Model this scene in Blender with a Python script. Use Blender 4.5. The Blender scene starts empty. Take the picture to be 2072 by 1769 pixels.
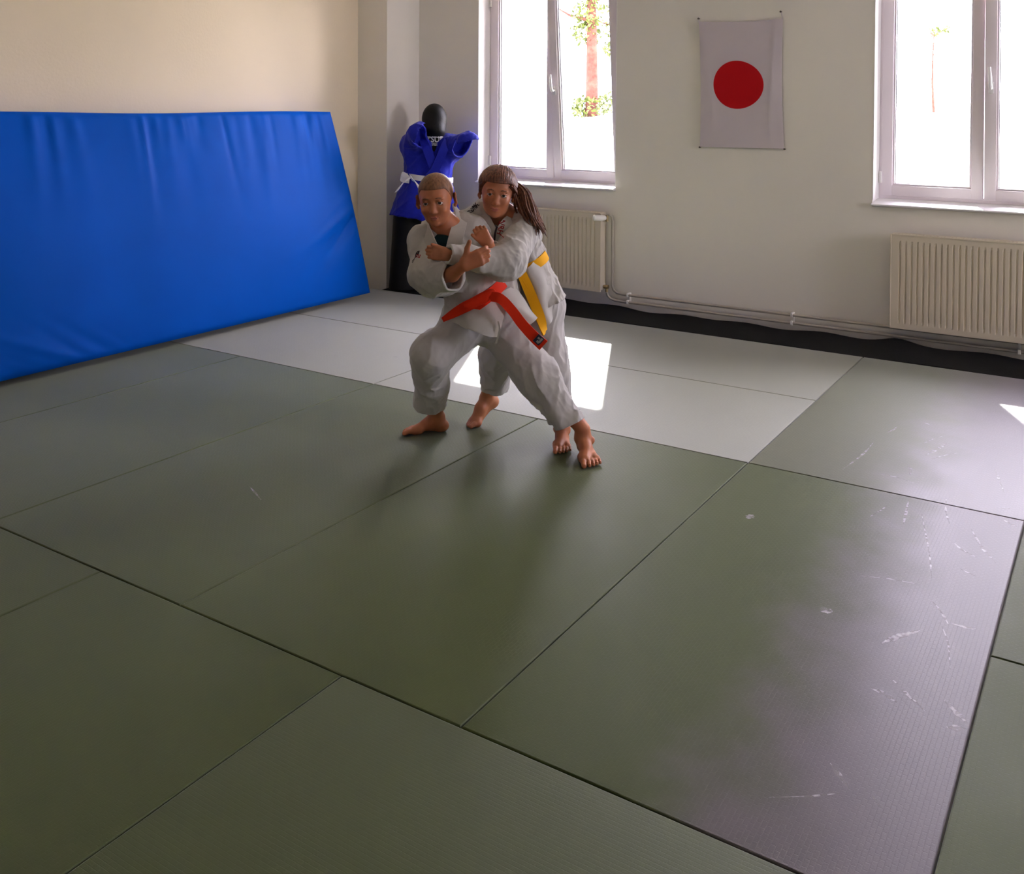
import bpy, bmesh, math, random
import numpy as np
from mathutils import Vector, Matrix
from mathutils.bvhtree import BVHTree

random.seed(4)
RNG = np.random.default_rng(7)
scene = bpy.context.scene
COL = scene.collection

# ------------------------------------------------------------------ camera, sky, sun, exposure
cam_d = bpy.data.cameras.new('camera')
cam_d.sensor_width = 36.0
cam_d.sensor_fit = 'HORIZONTAL'
cam_d.lens = 1954.53 / 2072 * 36
cam_d.shift_y = -(884.5 - 255.84) / 2072
cam_d.clip_end = 500
cam = bpy.data.objects.new('camera', cam_d)
COL.objects.link(cam)
cam.matrix_world = Matrix(((0.84115555, -0.01609025, 0.54055383, 1.29530981),
                           (0.54076531, 0.01486479, -0.84104216, -3.80780744),
                           (0.00549736, 0.99976004, 0.02120465, 1.44764153),
                           (0, 0, 0, 1)))
scene.camera = cam

SKY = 35.0
world = bpy.data.worlds.new('sky')
scene.world = world
world.use_nodes = True
bg = world.node_tree.nodes['Background']
bg.inputs[0].default_value = (0.92, 0.83, 1.0, 1)
bg.inputs[1].default_value = SKY

sun_d = bpy.data.lights.new('sun', 'SUN')
sun_d.energy = 90
sun_d.angle = math.radians(0.8)
sun_d.color = (1.0, 0.95, 0.88)
sun = bpy.data.objects.new('sun', sun_d)
COL.objects.link(sun)
sun_dir = Vector((0.440, -0.901, -0.752)).normalized()
sun.rotation_euler = sun_dir.to_track_quat('-Z', 'Y').to_euler()
sun.location = (-6, 12, 9)


def portal(name, loc, rot, sx, sz):
    d = bpy.data.lights.new(name, 'AREA')
    d.shape = 'RECTANGLE'
    d.size = sx
    d.size_y = sz
    d.cycles.is_portal = True
    o = bpy.data.objects.new(name, d)
    o.location = loc
    o.rotation_euler = rot
    COL.objects.link(o)


for _x in (-2.47, 0.54, 3.55):
    portal('window_portal', (_x, 3.18, 1.67), (math.radians(-90), 0, 0), 1.2, 1.6)
portal('window_portal', (5.18, 1.45, 1.67), (0, math.radians(90), 0), 1.6, 1.2)

scene.view_settings.view_transform = 'Standard'
scene.view_settings.look = 'None'
scene.view_settings.gamma = 1.0
scene.view_settings.use_curve_mapping = False
scene.view_settings.exposure = 0.0
scene.cycles.max_bounces = 10
scene.cycles.diffuse_bounces = 6
scene.cycles.glossy_bounces = 4
scene.cycles.sample_clamp_indirect = 8.0
scene.cycles.caustics_reflective = False
scene.cycles.caustics_refractive = False


# ------------------------------------------------------------------ materials
def mat(name, color, rough=0.6, spec=0.5, noise=None, bump=None, metal=0.0, sheen=0.0, rand=0.0):
    """noise=(scale, amount) tints the colour, bump=(scale, strength, distance) adds fine relief."""
    m = bpy.data.materials.new(name)
    m.use_nodes = True
    nt = m.node_tree
    b = nt.nodes['Principled BSDF']
    b.inputs['Base Color'].default_value = (*color, 1)
    b.inputs['Roughness'].default_value = rough
    b.inputs['Specular IOR Level'].default_value = spec
    b.inputs['Metallic'].default_value = metal
    if sheen:
        b.inputs['Sheen Weight'].default_value = sheen
    tc = nt.nodes.new('ShaderNodeTexCoord')
    last = None
    if noise:
        n = nt.nodes.new('ShaderNodeTexNoise')
        n.inputs['Scale'].default_value = noise[0]
        n.inputs['Detail'].default_value = 5
        nt.links.new(tc.outputs['Object'], n.inputs['Vector'])
        mr = nt.nodes.new('ShaderNodeMapRange')
        mr.inputs['From Min'].default_value = 0.3
        mr.inputs['From Max'].default_value = 0.7
        mr.inputs['To Min'].default_value = 1 - noise[1]
        mr.inputs['To Max'].default_value = 1 + noise[1]
        nt.links.new(n.outputs['Fac'], mr.inputs['Value'])
        last = mr.outputs[0]
    if rand:
        oi = nt.nodes.new('ShaderNodeObjectInfo')
        mr2 = nt.nodes.new('ShaderNodeMapRange')
        mr2.inputs['To Min'].default_value = 1 - rand
        mr2.inputs['To Max'].default_value = 1 + rand
        nt.links.new(oi.outputs['Random'], mr2.inputs['Value'])
        if last is None:
            last = mr2.outputs[0]
        else:
            mm = nt.nodes.new('ShaderNodeMath')
            mm.operation = 'MULTIPLY'
            nt.links.new(last, mm.inputs[0])
            nt.links.new(mr2.outputs[0], mm.inputs[1])
            last = mm.outputs[0]
    if last is not None:
        vm = nt.nodes.new('ShaderNodeVectorMath')
        vm.operation = 'SCALE'
        vm.inputs[0].default_value = color
        nt.links.new(last, vm.inputs['Scale'])
        nt.links.new(vm.outputs[0], b.inputs['Base Color'])
    if bump:
        n2 = nt.nodes.new('ShaderNodeTexNoise')
        n2.inputs['Scale'].default_value = bump[0]
        n2.inputs['Detail'].default_value = 3
        nt.links.new(tc.outputs['Object'], n2.inputs['Vector'])
        bp = nt.nodes.new('ShaderNodeBump')
        bp.inputs['Strength'].default_value = bump[1]
        bp.inputs['Distance'].default_value = bump[2]
        nt.links.new(n2.outputs['Fac'], bp.inputs['Height'])
        nt.links.new(bp.outputs[0], b.inputs['Normal'])
    return m


M_WALL = mat('wall_paint', (0.79, 0.755, 0.70), 0.85, 0.25, noise=(1.3, 0.03), bump=(90, 0.25, 0.002))
M_WALL_WARM = mat('cream_wall_paint', (0.82, 0.71, 0.55), 0.85, 0.25, noise=(0.8, 0.03), bump=(60, 0.3, 0.003))
M_CEIL = mat('ceiling_paint', (0.82, 0.77, 0.69), 0.9, 0.2)
M_FLOOR = mat('floor_vinyl', (0.035, 0.035, 0.032), 0.6, 0.3)
M_REVEAL = mat('reveal_plaster', (0.82, 0.80, 0.78), 0.8, 0.3)
M_PVC = mat('white_pvc', (0.82, 0.75, 0.80), 0.35, 0.5)
M_GASKET = mat('window_gasket', (0.08, 0.08, 0.08), 0.6)
M_HANDLE = mat('window_handle_white', (0.85, 0.83, 0.83), 0.25, 0.6)
M_SILL = mat('sill_white', (0.85, 0.83, 0.84), 0.35, 0.5)
M_RUBBER = mat('black_rubber', (0.006, 0.006, 0.0065), 0.9, 0.15, noise=(160, 0.5), bump=(220, 0.6, 0.003))
M_RAD = mat('radiator_enamel', (0.62, 0.55, 0.44), 0.4, 0.5)
M_PIPE = mat('painted_pipe', (0.40, 0.36, 0.31), 0.4, 0.5)
M_CLIP = mat('pipe_clip_white', (0.8, 0.78, 0.75), 0.5)
M_BRASS = mat('valve_brass', (0.35, 0.27, 0.15), 0.4, 0.5, metal=0.8)
M_KNOB = mat('valve_knob_white', (0.86, 0.84, 0.82), 0.4)
M_BLUEVINYL = mat('blue_vinyl', (0.0, 0.078, 0.47), 0.5, 0.05, noise=(2.2, 0.06), bump=(400, 0.12, 0.001))
M_UNDER = mat('black_underside', (0.008, 0.008, 0.009), 0.7)
M_FLAG = mat('flag_cloth_white', (0.58, 0.52, 0.57), 0.8, 0.2, bump=(500, 0.2, 0.001))
M_RED = mat('flag_disc_red', (0.42, 0.004, 0.008), 0.8, 0.15)
M_NAIL = mat('nail_dark', (0.10, 0.08, 0.06), 0.5, metal=0.6)
M_GI = mat('white_gi_cotton', (0.50, 0.48, 0.455), 0.9, 0.15, noise=(40, 0.03), bump=(520, 0.3, 0.001), sheen=0.2)
M_GI_TROUSER = mat('white_trouser_cotton', (0.50, 0.48, 0.47), 0.9, 0.15, bump=(500, 0.25, 0.001), sheen=0.2)
M_BLUEGI = mat('blue_gi_cotton', (0.006, 0.012, 0.30), 0.8, 0.2, noise=(40, 0.08), bump=(300, 0.4, 0.002), sheen=0.1)
M_BLACKVINYL = mat('black_leatherette', (0.006, 0.006, 0.006), 0.55, 0.18, noise=(12, 0.3), bump=(60, 0.25, 0.004))
M_WHITEBELT = mat('white_belt_cotton', (0.75, 0.72, 0.72), 0.85, bump=(300, 0.3, 0.001))
M_ORANGE = mat('orange_red_belt_cotton', (0.72, 0.030, 0.006), 0.8, 0.2, bump=(300, 0.3, 0.001))
M_YELLOW = mat('yellow_belt_cotton', (0.78, 0.38, 0.006), 0.8, 0.2, bump=(300, 0.3, 0.001))
M_TEE = mat('dark_teal_shirt', (0.012, 0.045, 0.055), 0.85, 0.2)
M_PRINT_DARK = mat('dark_print', (0.03, 0.015, 0.02), 0.8, 0.2)
M_PRINT_RED = mat('red_print', (0.33, 0.02, 0.02), 0.8, 0.2)
M_PRINT_WHITE = mat('white_print', (0.8, 0.8, 0.8), 0.7, 0.2)
M_LABEL = mat('woven_label', (0.02, 0.03, 0.06), 0.7, 0.3)
M_LABELGREY = mat('woven_label_grey', (0.35, 0.33, 0.32), 0.7, 0.3)
M_EYE = mat('eye_white', (0.6, 0.56, 0.54), 0.15, 0.5)
M_IRIS = mat('iris_brown', (0.05, 0.03, 0.02), 0.15, 0.6)
M_LIP = mat('lip', (0.42, 0.13, 0.10), 0.45, 0.4)


def skin_mat(name, col, red):
    m = mat(name, col, 0.5, 0.4, noise=(30, 0.06), bump=(250, 0.15, 0.001))
    b = m.node_tree.nodes['Principled BSDF']
    b.inputs['Subsurface Weight'].default_value = 0.15
    b.inputs['Subsurface Radius'].default_value = (0.012, 0.005, 0.003)
    b.inputs['Subsurface Scale'].default_value = 0.6
    return m


M_SKIN_A = skin_mat('skin_boy', (0.43, 0.155, 0.070), 0)
M_SKIN_B = skin_mat('skin_girl', (0.45, 0.17, 0.082), 0)


def hair_mat(name, c1, c2):
    m = bpy.data.materials.new(name)
    m.use_nodes = True
    nt = m.node_tree
    b = nt.nodes['Principled BSDF']
    tc = nt.nodes.new('ShaderNodeTexCoord')
    n = nt.nodes.new('ShaderNodeTexNoise')
    n.inputs['Scale'].default_value = 130
    n.inputs['Detail'].default_value = 4
    mp = nt.nodes.new('ShaderNodeMapping')
    mp.inputs['Scale'].default_value = (1, 1, 0.12)
    r = nt.nodes.new('ShaderNodeValToRGB')
    r.color_ramp.elements[0].position = 0.35
    r.color_ramp.elements[0].color = (*c1, 1)
    r.color_ramp.elements[1].position = 0.68
    r.color_ramp.elements[1].color = (*c2, 1)
    nt.links.new(tc.outputs['Object'], mp.inputs['Vector'])
    nt.links.new(mp.outputs[0], n.inputs['Vector'])
    nt.links.new(n.outputs['Fac'], r.inputs[0])
    nt.links.new(r.outputs[0], b.inputs['Base Color'])
    bp = nt.nodes.new('ShaderNodeBump')
    bp.inputs['Strength'].default_value = 0.4
    bp.inputs['Distance'].default_value = 0.003
    nt.links.new(n.outputs['Fac'], bp.inputs['Height'])
    nt.links.new(bp.outputs[0], b.inputs['Normal'])
    b.inputs['Roughness'].default_value = 0.5
    return m


M_HAIR_A = hair_mat('short_hair', (0.13, 0.05, 0.02), (0.26, 0.115, 0.05))
M_HAIR_B = hair_mat('brown_hair', (0.07, 0.022, 0.010), (0.24, 0.085, 0.035))


def glass_mat():
    m = bpy.data.materials.new('window_glass')
    m.use_nodes = True
    nt = m.node_tree
    for n in list(nt.nodes):
        if n.type != 'OUTPUT_MATERIAL':
            nt.nodes.remove(n)
    out = [n for n in nt.nodes if n.type == 'OUTPUT_MATERIAL'][0]
    tr = nt.nodes.new('ShaderNodeBsdfTransparent')
    gl = nt.nodes.new('ShaderNodeBsdfGlossy')
    gl.inputs['Roughness'].default_value = 0.02
    tr.inputs[0].default_value = (0.93, 0.95, 0.95, 1)
    fr = nt.nodes.new('ShaderNodeFresnel')
    fr.inputs['IOR'].default_value = 1.25
    mx = nt.nodes.new('ShaderNodeMixShader')
    nt.links.new(fr.outputs[0], mx.inputs[0])
    nt.links.new(tr.outputs[0], mx.inputs[1])
    nt.links.new(gl.outputs[0], mx.inputs[2])
    nt.links.new(mx.outputs[0], out.inputs[0])
    return m


M_GLASS = glass_mat()


def tatami_mat(name, rough, spec, aniso, worn=False, col=(0.058, 0.080, 0.016)):
    """green vinyl judo mat pressed with a fine rice-straw pattern; the grooves run along the mat and stretch its sheen across"""
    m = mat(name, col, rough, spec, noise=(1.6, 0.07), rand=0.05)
    nt = m.node_tree
    b = nt.nodes['Principled BSDF']
    tc = nt.nodes['Texture Coordinate']
    mp = nt.nodes.new('ShaderNodeMapping')
    mp.inputs['Rotation'].default_value = (0, 0, math.pi / 2)
    nt.links.new(tc.outputs['Object'], mp.inputs['Vector'])
    br = nt.nodes.new('ShaderNodeTexBrick')
    br.inputs['Scale'].default_value = 1.0
    br.inputs['Brick Width'].default_value = 0.022
    br.inputs['Row Height'].default_value = 0.011
    br.inputs['Mortar Size'].default_value = 0.0012
    br.inputs['Mortar Smooth'].default_value = 0.6
    nt.links.new(mp.outputs[0], br.inputs['Vector'])
    n = nt.nodes.new('ShaderNodeTexNoise')
    n.inputs['Scale'].default_value = 260
    nt.links.new(tc.outputs['Object'], n.inputs['Vector'])
    ad = nt.nodes.new('ShaderNodeMath')
    ad.operation = 'MULTIPLY_ADD'
    ad.inputs[1].default_value = -0.8
    nt.links.new(br.outputs['Fac'], ad.inputs[0])
    nt.links.new(n.outputs['Fac'], ad.inputs[2])
    bp = nt.nodes.new('ShaderNodeBump')
    bp.inputs['Strength'].default_value = 0.22
    bp.inputs['Distance'].default_value = 0.001
    nt.links.new(ad.outputs[0], bp.inputs['Height'])
    nt.links.new(bp.outputs[0], b.inputs['Normal'])
    n3 = nt.nodes.new('ShaderNodeTexNoise')
    n3.inputs['Scale'].default_value = 3
    nt.links.new(tc.outputs['Object'], n3.inputs['Vector'])
    mr = nt.nodes.new('ShaderNodeMapRange')
    mr.inputs['To Min'].default_value = rough - 0.06
    mr.inputs['To Max'].default_value = rough + 0.06
    nt.links.new(n3.outputs['Fac'], mr.inputs['Value'])
    nt.links.new(mr.outputs[0], b.inputs['Roughness'])
    if worn:
        # one long half of the mat is rubbed pale and slick
        sp = nt.nodes.new('ShaderNodeSeparateXYZ')
        nt.links.new(tc.outputs['Object'], sp.inputs[0])
        n4 = nt.nodes.new('ShaderNodeTexNoise')
        n4.inputs['Scale'].default_value = 4
        n4.inputs['Detail'].default_value = 6
        nt.links.new(tc.outputs['Object'], n4.inputs['Vector'])
        ma = nt.nodes.new('ShaderNodeMath')
        ma.operation = 'MULTIPLY_ADD'
        ma.inputs[1].default_value = 0.5
        nt.links.new(n4.outputs['Fac'], ma.inputs[0])
        nt.links.new(sp.outputs['X'], ma.inputs[2])
        ms = nt.nodes.new('ShaderNodeMapRange')
        ms.interpolation_type = 'SMOOTHSTEP'
        ms.inputs['From Min'].default_value = 0.10
        ms.inputs['From Max'].default_value = 0.58
        nt.links.new(ma.outputs[0], ms.inputs['Value'])
        mx = nt.nodes.new('ShaderNodeMix')
        mx.data_type = 'RGBA'
        nt.links.new(ms.outputs[0], mx.inputs['Factor'])
        src = b.inputs['Base Color'].links[0].from_socket
        nt.links.new(src, mx.inputs['A'])
        mx.inputs['B'].default_value = (0.13, 0.11, 0.13, 1)
        nt.links.new(mx.outputs['Result'], b.inputs['Base Color'])
        mrr = nt.nodes.new('ShaderNodeMix')
        mrr.data_type = 'FLOAT'
        nt.links.new(ms.outputs[0], mrr.inputs['Factor'])
        nt.links.new(mr.outputs[0], mrr.inputs['A'])
        mrr.inputs['B'].default_value = 0.44
        nt.links.new(mrr.outputs['Result'], b.inputs['Roughness'])
    b.inputs['Anisotropic'].default_value = aniso
    b.inputs['Sheen Weight'].default_value = 0.75
    b.inputs['Sheen Roughness'].default_value = 0.26
    vt = nt.nodes.new('ShaderNodeVectorTransform')
    vt.vector_type = 'VECTOR'
    vt.convert_from = 'OBJECT'
    vt.convert_to = 'WORLD'
    vt.inputs[0].default_value = (0, 1, 0)
    nt.links.new(vt.outputs[0], b.inputs['Tangent'])
    return m


M_TATAMI_WORN = tatami_mat('green_tatami_worn', 0.58, 0.35, 0.5, worn=True)
M_TATAMI_GLARE_WORN = tatami_mat('green_tatami_glare_worn', 0.58, 0.5, 0.5, True, (0.105, 0.115, 0.068))  # rubbed mat whose paler base colour also carries painted window glare
M_TATAMI_GLARE = tatami_mat('green_tatami_window_glare', 0.60, 0.8, 0.65, False, (0.165, 0.172, 0.115))  # window glare on the far rows, painted in as a paler base colour
M_TATAMI = tatami_mat('green_tatami_vinyl', 0.60, 0.55, 0.58)


def scuff_mat():
    m = bpy.data.materials.new('pale_scuff')
    m.use_nodes = True
    nt = m.node_tree
    b = nt.nodes['Principled BSDF']
    b.inputs['Base Color'].default_value = (0.85, 0.80, 0.86, 1)
    b.inputs['Roughness'].default_value = 0.5
    tc = nt.nodes.new('ShaderNodeTexCoord')
    n = nt.nodes.new('ShaderNodeTexNoise')
    n.inputs['Scale'].default_value = 38
    n.inputs['Detail'].default_value = 5
    nt.links.new(tc.outputs['Object'], n.inputs['Vector'])
    mr = nt.nodes.new('ShaderNodeMapRange')
    mr.inputs['From Min'].default_value = 0.34
    mr.inputs['From Max'].default_value = 0.66
    mr.inputs['To Min'].default_value = 0.0
    mr.inputs['To Max'].default_value = 0.55
    nt.links.new(n.outputs['Fac'], mr.inputs['Value'])
    nt.links.new(mr.outputs[0], b.inputs['Alpha'])
    return m


M_SCUFF = scuff_mat()


# ------------------------------------------------------------------ object helpers
def link(o, parent=None):
    COL.objects.link(o)
    if parent is not None:
        o.parent = parent
    return o


def tag(o, label=None, cat=None, group=None, kind=None):
    if label:
        o['label'] = label
    if cat:
        o['category'] = cat
    if group:
        o['group'] = group
    if kind:
        o['kind'] = kind
    return o


def empty(name, loc=(0, 0, 0), rz=0.0, parent=None):
    o = bpy.data.objects.new(name, None)
    o.empty_display_size = 0.1
    o.location = loc
    o.rotation_euler = (0, 0, rz)
    return link(o, parent)


def mesh_obj(name, verts, faces, m, parent=None, smooth=False):
    me = bpy.data.meshes.new(name)
    verts = np.asarray(verts, float)
    if isinstance(faces, np.ndarray):
        nf, k = faces.shape
        me.vertices.add(len(verts))
        me.vertices.foreach_set('co', verts.astype(np.float32).ravel())
        me.loops.add(nf * k)
        me.loops.foreach_set('vertex_index', faces.astype(np.int32).ravel())
        me.polygons.add(nf)
        me.polygons.foreach_set('loop_start', np.arange(0, nf * k, k, dtype=np.int32))
        me.update(calc_edges=True)
        me.validate()
    else:
        me.from_pydata([tuple(v) for v in verts], [], faces)
        me.update()
    if smooth:
        me.polygons.foreach_set('use_smooth', np.ones(len(me.polygons), dtype=bool))
    if m is not None:
        me.materials.append(m)
    o = bpy.data.objects.new(name, me)
    return link(o, parent)


class MB:
    """collects boxes, bars and tubes into one mesh"""

    def __init__(self):
        self.v = []
        self.f = []

    def add(self, v, f):
        b = len(self.v)
        self.v += [tuple(p) for p in v]
        self.f += [tuple(i + b for i in q) for q in f]

    def box(self, x0, x1, y0, y1, z0, z1, c=0.0):
        if c <= 0:
            self.add([(x0, y0, z0), (x1, y0, z0), (x1, y1, z0), (x0, y1, z0), (x0, y0, z1), (x1, y0, z1), (x1, y1, z1), (x0, y1, z1)],
                     [(0, 3, 2, 1), (4, 5, 6, 7), (0, 1, 5, 4), (1, 2, 6, 5), (2, 3, 7, 6), (3, 0, 4, 7)])
        else:
            bm = bmesh.new()
            bmesh.ops.create_cube(bm, size=1)
            for p in bm.verts:
                p.co = Vector((x0 + (p.co.x + .5) * (x1 - x0), y0 + (p.co.y + .5) * (y1 - y0), z0 + (p.co.z + .5) * (z1 - z0)))
            bmesh.ops.bevel(bm, geom=bm.edges[:], offset=c, segments=2, affect='EDGES', profile=0.6)
            bm.verts.index_update()
            self.add([p.co[:] for p in bm.verts], [tuple(q.index for q in fc.verts) for fc in bm.faces])
            bm.free()

    def tube(self, pts, r, n=12, caps=True):
        pts = [Vector(p) for p in pts]
        rs = r if isinstance(r, (list, tuple)) else [r] * len(pts)
        rings = []
        up = None
        for i, p in enumerate(pts):
            t = (pts[min(i + 1, len(pts) - 1)] - pts[max(i - 1, 0)]).normalized()
            if up is None:
                up = t.orthogonal().normalized()
            else:
                up = (up - t * up.dot(t)).normalized()
            w = t.cross(up)
            rings.append([p + (up * math.cos(a) + w * math.sin(a)) * rs[i] for a in [2 * math.pi * k / n for k in range(n)]])
        v = [q for ring in rings for q in ring]
        f = []
        for i in range(len(rings) - 1):
            for k in range(n):
                a, b = i * n + k, i * n + (k + 1) % n
                f.append((a, b, b + n, a + n))
        if caps:
            f.append(tuple(range(n - 1, -1, -1)))
            f.append(tuple((len(rings) - 1) * n + k for k in range(n)))
        self.add(v, f)

    def ball(self, c, r, n=12):
        v, f = [], []
        rx, ry, rz = (r, r, r) if not isinstance(r, (tuple, list)) else r
        for i in range(n // 2 + 1):
            th = math.pi * i / (n // 2)
            for k in range(n):
                a = 2 * math.pi * k / n
                v.append((c[0] + rx * math.sin(th) * math.cos(a), c[1] + ry * math.sin(th) * math.sin(a), c[2] + rz * math.cos(th)))
        for i in range(n // 2):
            for k in range(n):
                a, b = i * n + k, i * n + (k + 1) % n
                f.append((a, a + n, b + n, b))
        self.add(v, f)

    def build(self, name, m, parent=None, smooth=False):
        o = mesh_obj(name, self.v, self.f, m, parent, smooth)
        if smooth:
            o.data.set_sharp_from_angle(angle=math.radians(40))
        return o


def catmull(P, n):
    """n samples along a Catmull-Rom curve through the rows of P"""
    P = np.asarray(P, float)
    if len(P) == 1:
        return np.repeat(P, n, 0)
    Q = np.concatenate([[2 * P[0] - P[1]], P, [2 * P[-1] - P[-2]]])
    t = np.linspace(0, len(P) - 1 - 1e-9, n)
    i = t.astype(int)
    u = (t - i).reshape((-1,) + (1,) * (P.ndim - 1))
    a, b, c, d = Q[i], Q[i + 1], Q[i + 2], Q[i + 3]
    return 0.5 * (2 * b + (c - a) * u + (2 * a - 5 * b + 4 * c - d) * u ** 2 + (3 * b - a - 3 * c + d) * u ** 3)


def shell(name, G, thick, m, parent=None, closed_u=False):
    """a sheet through the grid G (nu, nv, 3) given a thickness"""
    nu, nv = G.shape[:2]
    if closed_u:
        du = np.roll(G, -1, 0) - np.roll(G, 1, 0)
    else:
        du = np.gradient(G, axis=0)
    dv = np.gradient(G, axis=1)
    N = np.cross(du, dv)
    N /= np.linalg.norm(N, axis=-1, keepdims=True) + 1e-12
    A = (G + N * thick / 2).reshape(-1, 3)
    B = (G - N * thick / 2).reshape(-1, 3)
    n = nu * nv
    F = []
    iu = range(nu if closed_u else nu - 1)
    for i in iu:
        i2 = (i + 1) % nu
        for j in range(nv - 1):
            a, b, c, d = i * nv + j, i2 * nv + j, i2 * nv + j + 1, i * nv + j + 1
            F.append((a, b, c, d))
            F.append((a + n, d + n, c + n, b + n))
        for j in (0, nv - 1):
            a, b = i * nv + j, i2 * nv + j
            F.append((a, a + n, b + n, b) if j == 0 else (a, b, b + n, a + n))
    if not closed_u:
        for i in (0, nu - 1):
            for j in range(nv - 1):
                a, d = i * nv + j, i * nv + j + 1
                F.append((a, d, d + n, a + n) if i == 0 else (a, a + n, d + n, d))
    o = mesh_obj(name, np.concatenate([A, B]), F, m, parent, True)
    o.data.set_sharp_from_angle(angle=math.radians(60))
    return o


def sheet(name, rows, m, parent, nu=24, nv=24, thick=0.006, wob=0.0, freq=14.0, seed=0):
    """cloth patch through rows of points; every row has the same count"""
    R = np.asarray(rows, float)
    G = catmull(R, nu)
    G = catmull(G.transpose(1, 0, 2), nv).transpose(1, 0, 2)
    if wob:
        r = np.random.default_rng(seed)
        w = np.zeros(G.shape[:2])
        for k in range(5):
            kk = r.normal(size=3) * freq * (1 + .5 * k)
            w += np.sin(G @ kk + r.uniform(0, 6)) / (1 + .5 * k)
        du, dv = np.gradient(G, axis=0), np.gradient(G, axis=1)
        N = np.cross(du, dv)
        N /= np.linalg.norm(N, axis=-1, keepdims=True) + 1e-12
        G = G + N * (w * wob)[..., None]
    return shell(name, G, thick, m, parent)


def ribbon(name, pts, dirs, width, m, parent, thick=0.005, n=48, closed=False, nw=4):
    """flat band: centre points, the direction across the band at each point, width(s)"""
    if closed:
        P = np.asarray(pts, float)
        D = np.asarray(dirs, float)
        wd = np.full(len(P), width) if np.isscalar(width) else np.asarray(width, float)
    else:
        P = catmull(pts, n)
        D = catmull(dirs, n)
        wd = catmull(np.asarray([[w] for w in (width if not np.isscalar(width) else [width] * len(pts))]), n)[:, 0]
    D = D / np.linalg.norm(D, axis=1, keepdims=True)
    s = np.linspace(-.5, .5, nw)
    G = P[:, None, :] + D[:, None, :] * (wd[:, None] * s[None, :])[..., None]
    return shell(name, G, thick, m, parent, closed_u=closed)

# ------------------------------------------------------------------ room shell
XL, XR, YB, YN, ZC, ZF = -3.98, 4.75, 2.5, -6.2, 2.85, -0.045
YO = 3.17                                    # outer face of the window wall
W_OPEN = [(-3.08, -1.86), (-0.07, 1.15), (2.94, 4.16)]
WZ0, WZ1 = 0.87, 2.42


def struct(o, label=None):
    o['kind'] = 'structure'
    if label:
        o['label'] = label
    return o


mb = MB()
mb.box(XL - .3, XR + .3, YN - .4, YO, ZF - .1, ZF)
struct(mb.build('floor', M_FLOOR), 'dark bare floor under the green mats')
mb = MB()
mb.box(XL - .3, XR + .3, YN - .4, YO, ZC, ZC + .2)
struct(mb.build('ceiling', M_CEIL), 'plain pale ceiling above the mats')
mb = MB()
mb.box(XL - .3, XL, YN - .4, YO, ZF, ZC)
struct(mb.build('wall_left', M_WALL_WARM), 'cream wall behind the leaning blue crash mat')


def holed_wall(y0, y1, opens, name, label):
    m = MB()
    x = XL
    for a, b in opens:
        m.box(x, a, y0, y1, ZF, ZC)
        m.box(a, b, y0, y1, ZF, WZ0 - .04)
        m.box(a, b, y0, y1, WZ1, ZC)
        x = b
    m.box(x, XR, y0, y1, ZF, ZC)
    return struct(m.build(name, M_WALL), label)


wall_back = holed_wall(YB, YO, W_OPEN, 'wall_back', 'greyish cream window wall with flag and radiators')
m = MB()
y = YN - .4
for a, b in ((.85, 2.05),):
    m.box(XR, XR + .42, y, a, ZF, ZC)
    m.box(XR, XR + .42, a, b, ZF, WZ0 - .04)
    m.box(XR, XR + .42, a, b, WZ1, ZC)
    y = b
m.box(XR, XR + .42, y, YO, ZF, ZC)
struct(m.build('wall_right', M_WALL), 'wall with one added window on the side away from the crash mat')
wall_front = holed_wall(YN - .4, YN, [], 'wall_front', 'plain wall behind the photographer')
# white plastered reveals lining each opening
for a, b in W_OPEN:
    m = MB()
    m.box(a - .001, a + .004, YB - .002, YO, WZ0, WZ1)
    m.box(b - .004, b + .001, YB - .002, YO, WZ0, WZ1)
    m.box(a, b, YB - .002, YO, WZ1 - .004, WZ1 + .001)
    struct(m.build('reveal', M_REVEAL, wall_back))

mb = MB()
mb.box(XL, -3.675, 2.091, YB, ZF, ZC)
struct(mb.build('pillar', M_WALL), 'square boxed-in pillar in the corner behind the dummy')


# ------------------------------------------------------------------ windows
def frame_mb(x0, x1, z0, z1, y0, y1, w, c=0.006):
    m = MB()
    m.box(x0, x0 + w, y0, y1, z0, z1, c)
    m.box(x1 - w, x1, y0, y1, z0, z1, c)
    m.box(x0 + w - .004, x1 - w + .004, y0, y1, z0, z0 + w, c)
    m.box(x0 + w - .004, x1 - w + .004, y0, y1, z1 - w, z1, c)
    return m


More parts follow.
